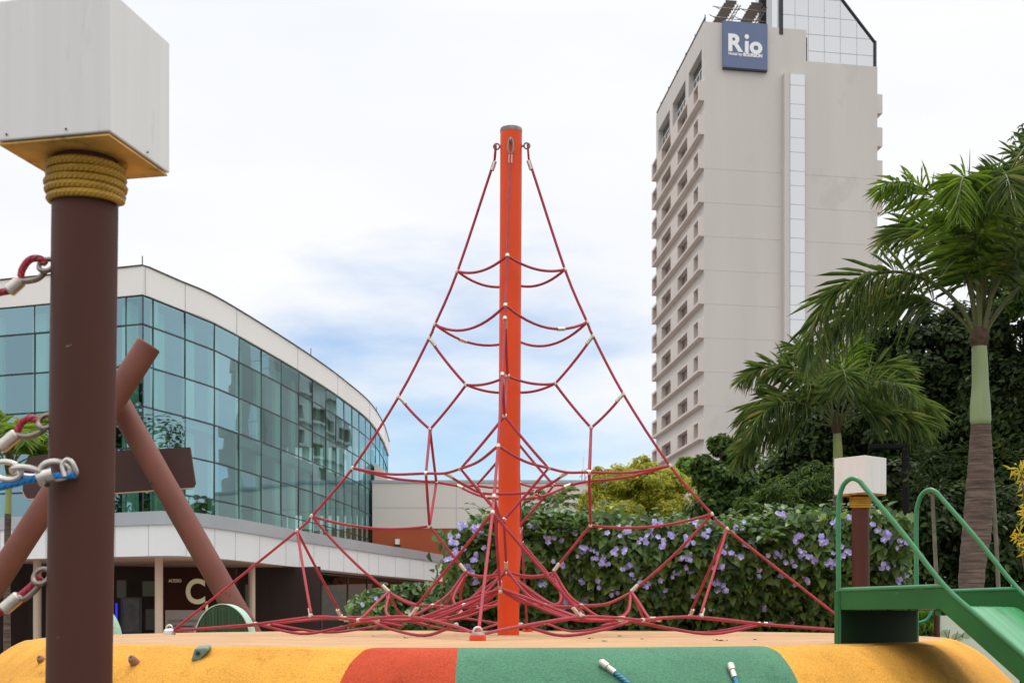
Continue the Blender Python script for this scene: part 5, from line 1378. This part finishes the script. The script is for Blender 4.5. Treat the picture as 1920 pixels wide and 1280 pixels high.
# ------------------------------------------------------------------ small things
def build_small():
    # climbing holds on the yellow slope
    for name, px, lab, m in (('a', (377, 1224), 'wedge shaped grey green climbing hold on the yellow slope', M_hold2), ('b', (252, 1241), 'round brown climbing hold on the yellow slope', M_hold1), ('c', (80, 1240), 'round brown climbing hold half hidden by the near post', M_hold1)):
        # march the pixel ray onto the mound
        Y = 3.5
        while Y < 9 and (W(px[0], px[1], Y).z > mound_z(W(px[0], px[1], Y).x, Y)): Y += 0.005
        p = W(px[0], px[1], Y); p.z = mound_z(p.x, p.y)
        t = thing('climbing_hold', lab, 'climbing hold', p, 'climbing holds on the mound')
        if m is M_hold2:
            h = MB(); q = p+Vector((0, -0.03, 0))
            h.prism([q+Vector((-0.032, 0, -0.03)), q+Vector((0.0, 0, -0.028)), q+Vector((0.034, 0.0, 0.012)), q+Vector((0.026, 0, 0.022)), q+Vector((-0.018, 0, 0.018))], (0, 0.07, 0.01)); h.build('body', m, t, bevel=0.006)
            s = MB(); s.tube([q+Vector((-0.004, -0.006, 0.0)), q+Vector((-0.004, 0.02, 0))], 0.008, 10); s.build('bolt', M_black, t)
        else:
            h = MB(); n = Vector((-0.2, -0.75, 0.6)).normalized()
            h.tube([p-n*0.01, p+n*0.02, p+n*0.032], [0.020, 0.0165, 0.012], 14); h.build('body', m, t, smooth=True, ang=60)
            s = MB(); s.tube([p+n*0.028, p+n*0.0335], 0.006, 10); s.build('bolt', M_black, t)
    # blue rope ends on the green slope
    for (x0, y0), (x1, y1), lab in (((1129, 1252), (1180, 1292), 'blue rope with silver end sleeve lying on the green slope near its middle'), ((1370, 1256), (1384, 1298), 'blue rope with silver end sleeve lying on the green slope toward the slide')):
        def hit(px, py):
            Y = 3.2
            while Y < 9 and W(px, py, Y).z > mound_z(W(px, py, Y).x, Y): Y += 0.004
            q = W(px, py, Y); q.z = mound_z(q.x, q.y)+0.016; return q
        a, b = hit(x0, y0), hit(x1, y1)
        d = (b-a).normalized()
        t = thing('pull_rope', lab, 'rope', a, 'blue pull ropes on the green slope')
        f = MB(); f.tube([a-d*0.012, a-d*0.004, a+d*0.026, a+d*0.028, a+d*0.062], [0.008, 0.0145, 0.0145, 0.0115, 0.0115], 14); f.build('end_sleeve', M_alu, t, smooth=True)
        pts = [a+d*0.05, a+d*0.12]
        p = a+d*0.12
        for k in range(14):
            p = p+Vector((d.x, d.y, 0)).normalized()*0.09; q = Vector((p.x, p.y, mound_z(p.x, p.y)+0.012)); pts.append(q)
            if q.z < 0.02: break
        r = MB(); r.tube(spline(pts, 4), 0.0085, 10); r.build('rope', M_teal, t, smooth=True)
        e = MB(); e.tube([a+d*0.012, a+d*0.012-Vector((0, 0, 0.03))], 0.007, 8); e.build('eye_bolt', M_olz, t)
    # dry leaves on the tan top
    for k, (px, py) in enumerate(((1105, 1198), (1162, 1193), (1205, 1199), (1211, 1200), (1344, 1201), (1352, 1202), (1134, 1203), (760, 1197), (700, 1194), (1415, 1200))):
        Y = min(0.1035*FPX/(py-HOR), 11.0); p = W(px, 0, Y); p.z = MTOP
        m = MB(); a = random.uniform(0, 6); s = random.uniform(0.010, 0.020); c, sn = math.cos(a)*s, math.sin(a)*s
        m.poly([p+Vector((-c, -sn, 0.003)), p+Vector((sn*.5, -c*.5, 0.008)), p+Vector((c, sn, 0.004)), p+Vector((-sn*.5, c*.5, 0.010))])
        m.prism([p+Vector((-c, -sn, 0.002)), p+Vector((-c*1.6, -sn*1.6, 0.006)), p+Vector((-c*1.5, -sn*1.6, 0.009))], (0, 0.002, 0.001))
        tag(m.build('fallen_leaf', M_dead), 'dry brown leaf lying on the tan mound top', 'leaf', 'dry leaves on the mound top')
    # brown stub post, hose and painted panel behind the slide
    Y = 12.6
    t = thing('brown_stub_post', 'thin brown post seen under the slide beside the painted panel', 'post', (W(1755, 0, Y).x, Y, 0))
    s = MB(); s.tube([(W(1756, 0, Y).x, Y, 0), (W(1756, 0, Y).x, Y, 1.42)], 0.026, 16); s.build('post', M_brown, t, smooth=True)
    s = MB(); s.lathe([(0.031, 0), (0.031, 0.02), (0.01, 0.035)], (W(1756, 0, Y).x, Y, 1.42), 16); s.build('post_cap', M_brown, t, smooth=True)
    m = MB(); m.tube(spline([W(1700, 1165, 12.9), W(1722, 1166, 12.9), W(1738, 1160, 12.9), W(1747, 1144, 12.9), W(1750, 1120, 12.95)], 6), 0.013, 10)
    tag(m.build('garden_hose', M_hose, smooth=True), 'teal hose loop hanging over the shrub beneath the slide', 'hose')
    Y = 13.0
    t = thing('painted_panel', 'pale cream play panel painted with a bare branching tree beneath the slide', 'play panel', (W(1830, 0, Y).x, Y, 0))
    a, b = W(1764, 0, Y).x, W(1912, 0, Y).x
    p = MB(); p.frame_box((a, Y, 0), (b-a, 0, 0), (0, 0.03, 0), (0, 0, W(0, 1146, Y).z)); po = p.build('panel', M_cream2, t, bevel=0.004)
    br = MB(); q = lambda x, y: W(x, y, Y-0.004)
    for pts, r in (([(1782, 1260), (1782, 1215), (1783, 1200)], 0.022), ([(1781, 1204), (1776, 1193), (1771, 1183)], 0.010), ([(1779, 1198), (1779, 1188), (1781, 1180)], 0.009), ([(1784, 1203), (1792, 1194), (1796, 1183)], 0.009), ([(1786, 1200), (1798, 1194), (1808, 1187)], 0.009)):
        pp = spline([q(*v) for v in pts], 4); pp = [Vector((v.x, Y-0.004, v.z)) for v in pp]
        for u, v in zip(pp, pp[1:]):
            d = (v-u).normalized()*1.0; n = Vector((-d.z, 0, d.x))*r*0.5
            br.quad(u-n, v-n*0.9, v+n*0.9, u+n)
    br.build('painted_tree', M_branch, po)
    ft = MB()
    for cx, cy, rr in ((1772, 1186, 0.05), (1795, 1194, 0.06), (1812, 1190, 0.05)):
        c = W(cx, cy, Y); ft.poly([(c.x+rr*math.cos(k*0.52), Y-0.002, c.z+rr*0.7*math.sin(k*0.52)) for k in range(12)])
    ft.build('painted_foliage', M_ptgreen, po)
    # park light pole in the dark trees, radio mast in the distance
    Y = 19
    t = thing('park_lamp', 'dark T shaped park lamp pole in shade behind the far white box', 'street lamp', (W(1698, 0, Y).x, Y, 0))
    s = MB(); s.tube([(W(1698, 0, Y).x, Y, 0), W(1698, 838, Y)], 0.055, 10); s.build('pole', M_shadepole, t, smooth=True)
    s = MB(); s.frame_box(W(1632, 840, Y), (0.56, 0, 0), (0, 0.16, 0), (0, 0, 0.06)); s.build('lamp_head', M_shadepole, t, bevel=0.008)
    Y = 300
    t = thing('radio_mast', 'faint lattice radio mast on the skyline right of the orange mast', 'mast', (W(1094, 0, Y).x, Y, 0))
    s = MB(); b = W(1094, 880, Y)
    for k in (-1, 1): s.tube([(b.x+k*1.2, Y, 0), (b.x+k*0.3, Y, b.z)], 0.12, 4)
    for k in range(14): z = b.z*(0.3+0.7*k/14); s.tube([(b.x-0.9, Y, z), (b.x+0.9, Y, z+2)], 0.08, 4)
    s.build('lattice', mat('mast_grey', (0.35, 0.33, 0.33), 0.7), t)
    s = MB(); s.tube([b, b+Vector((0, 0, 3))], 0.15, 5); s.build('antenna', M_letter, t)
    # access post in front of the entrance
    Y = 43.6; m = MB(); p = W(387.5, 1127, Y); m.lathe([(0.045, 0), (0.045, p.z-0.05), (0.03, p.z)], (p.x, Y, 0), 12)
    tag(m.build('cream_bollard', M_cream, smooth=True), 'slim cream marker post in front of the entrance sign', 'post')
build_small()
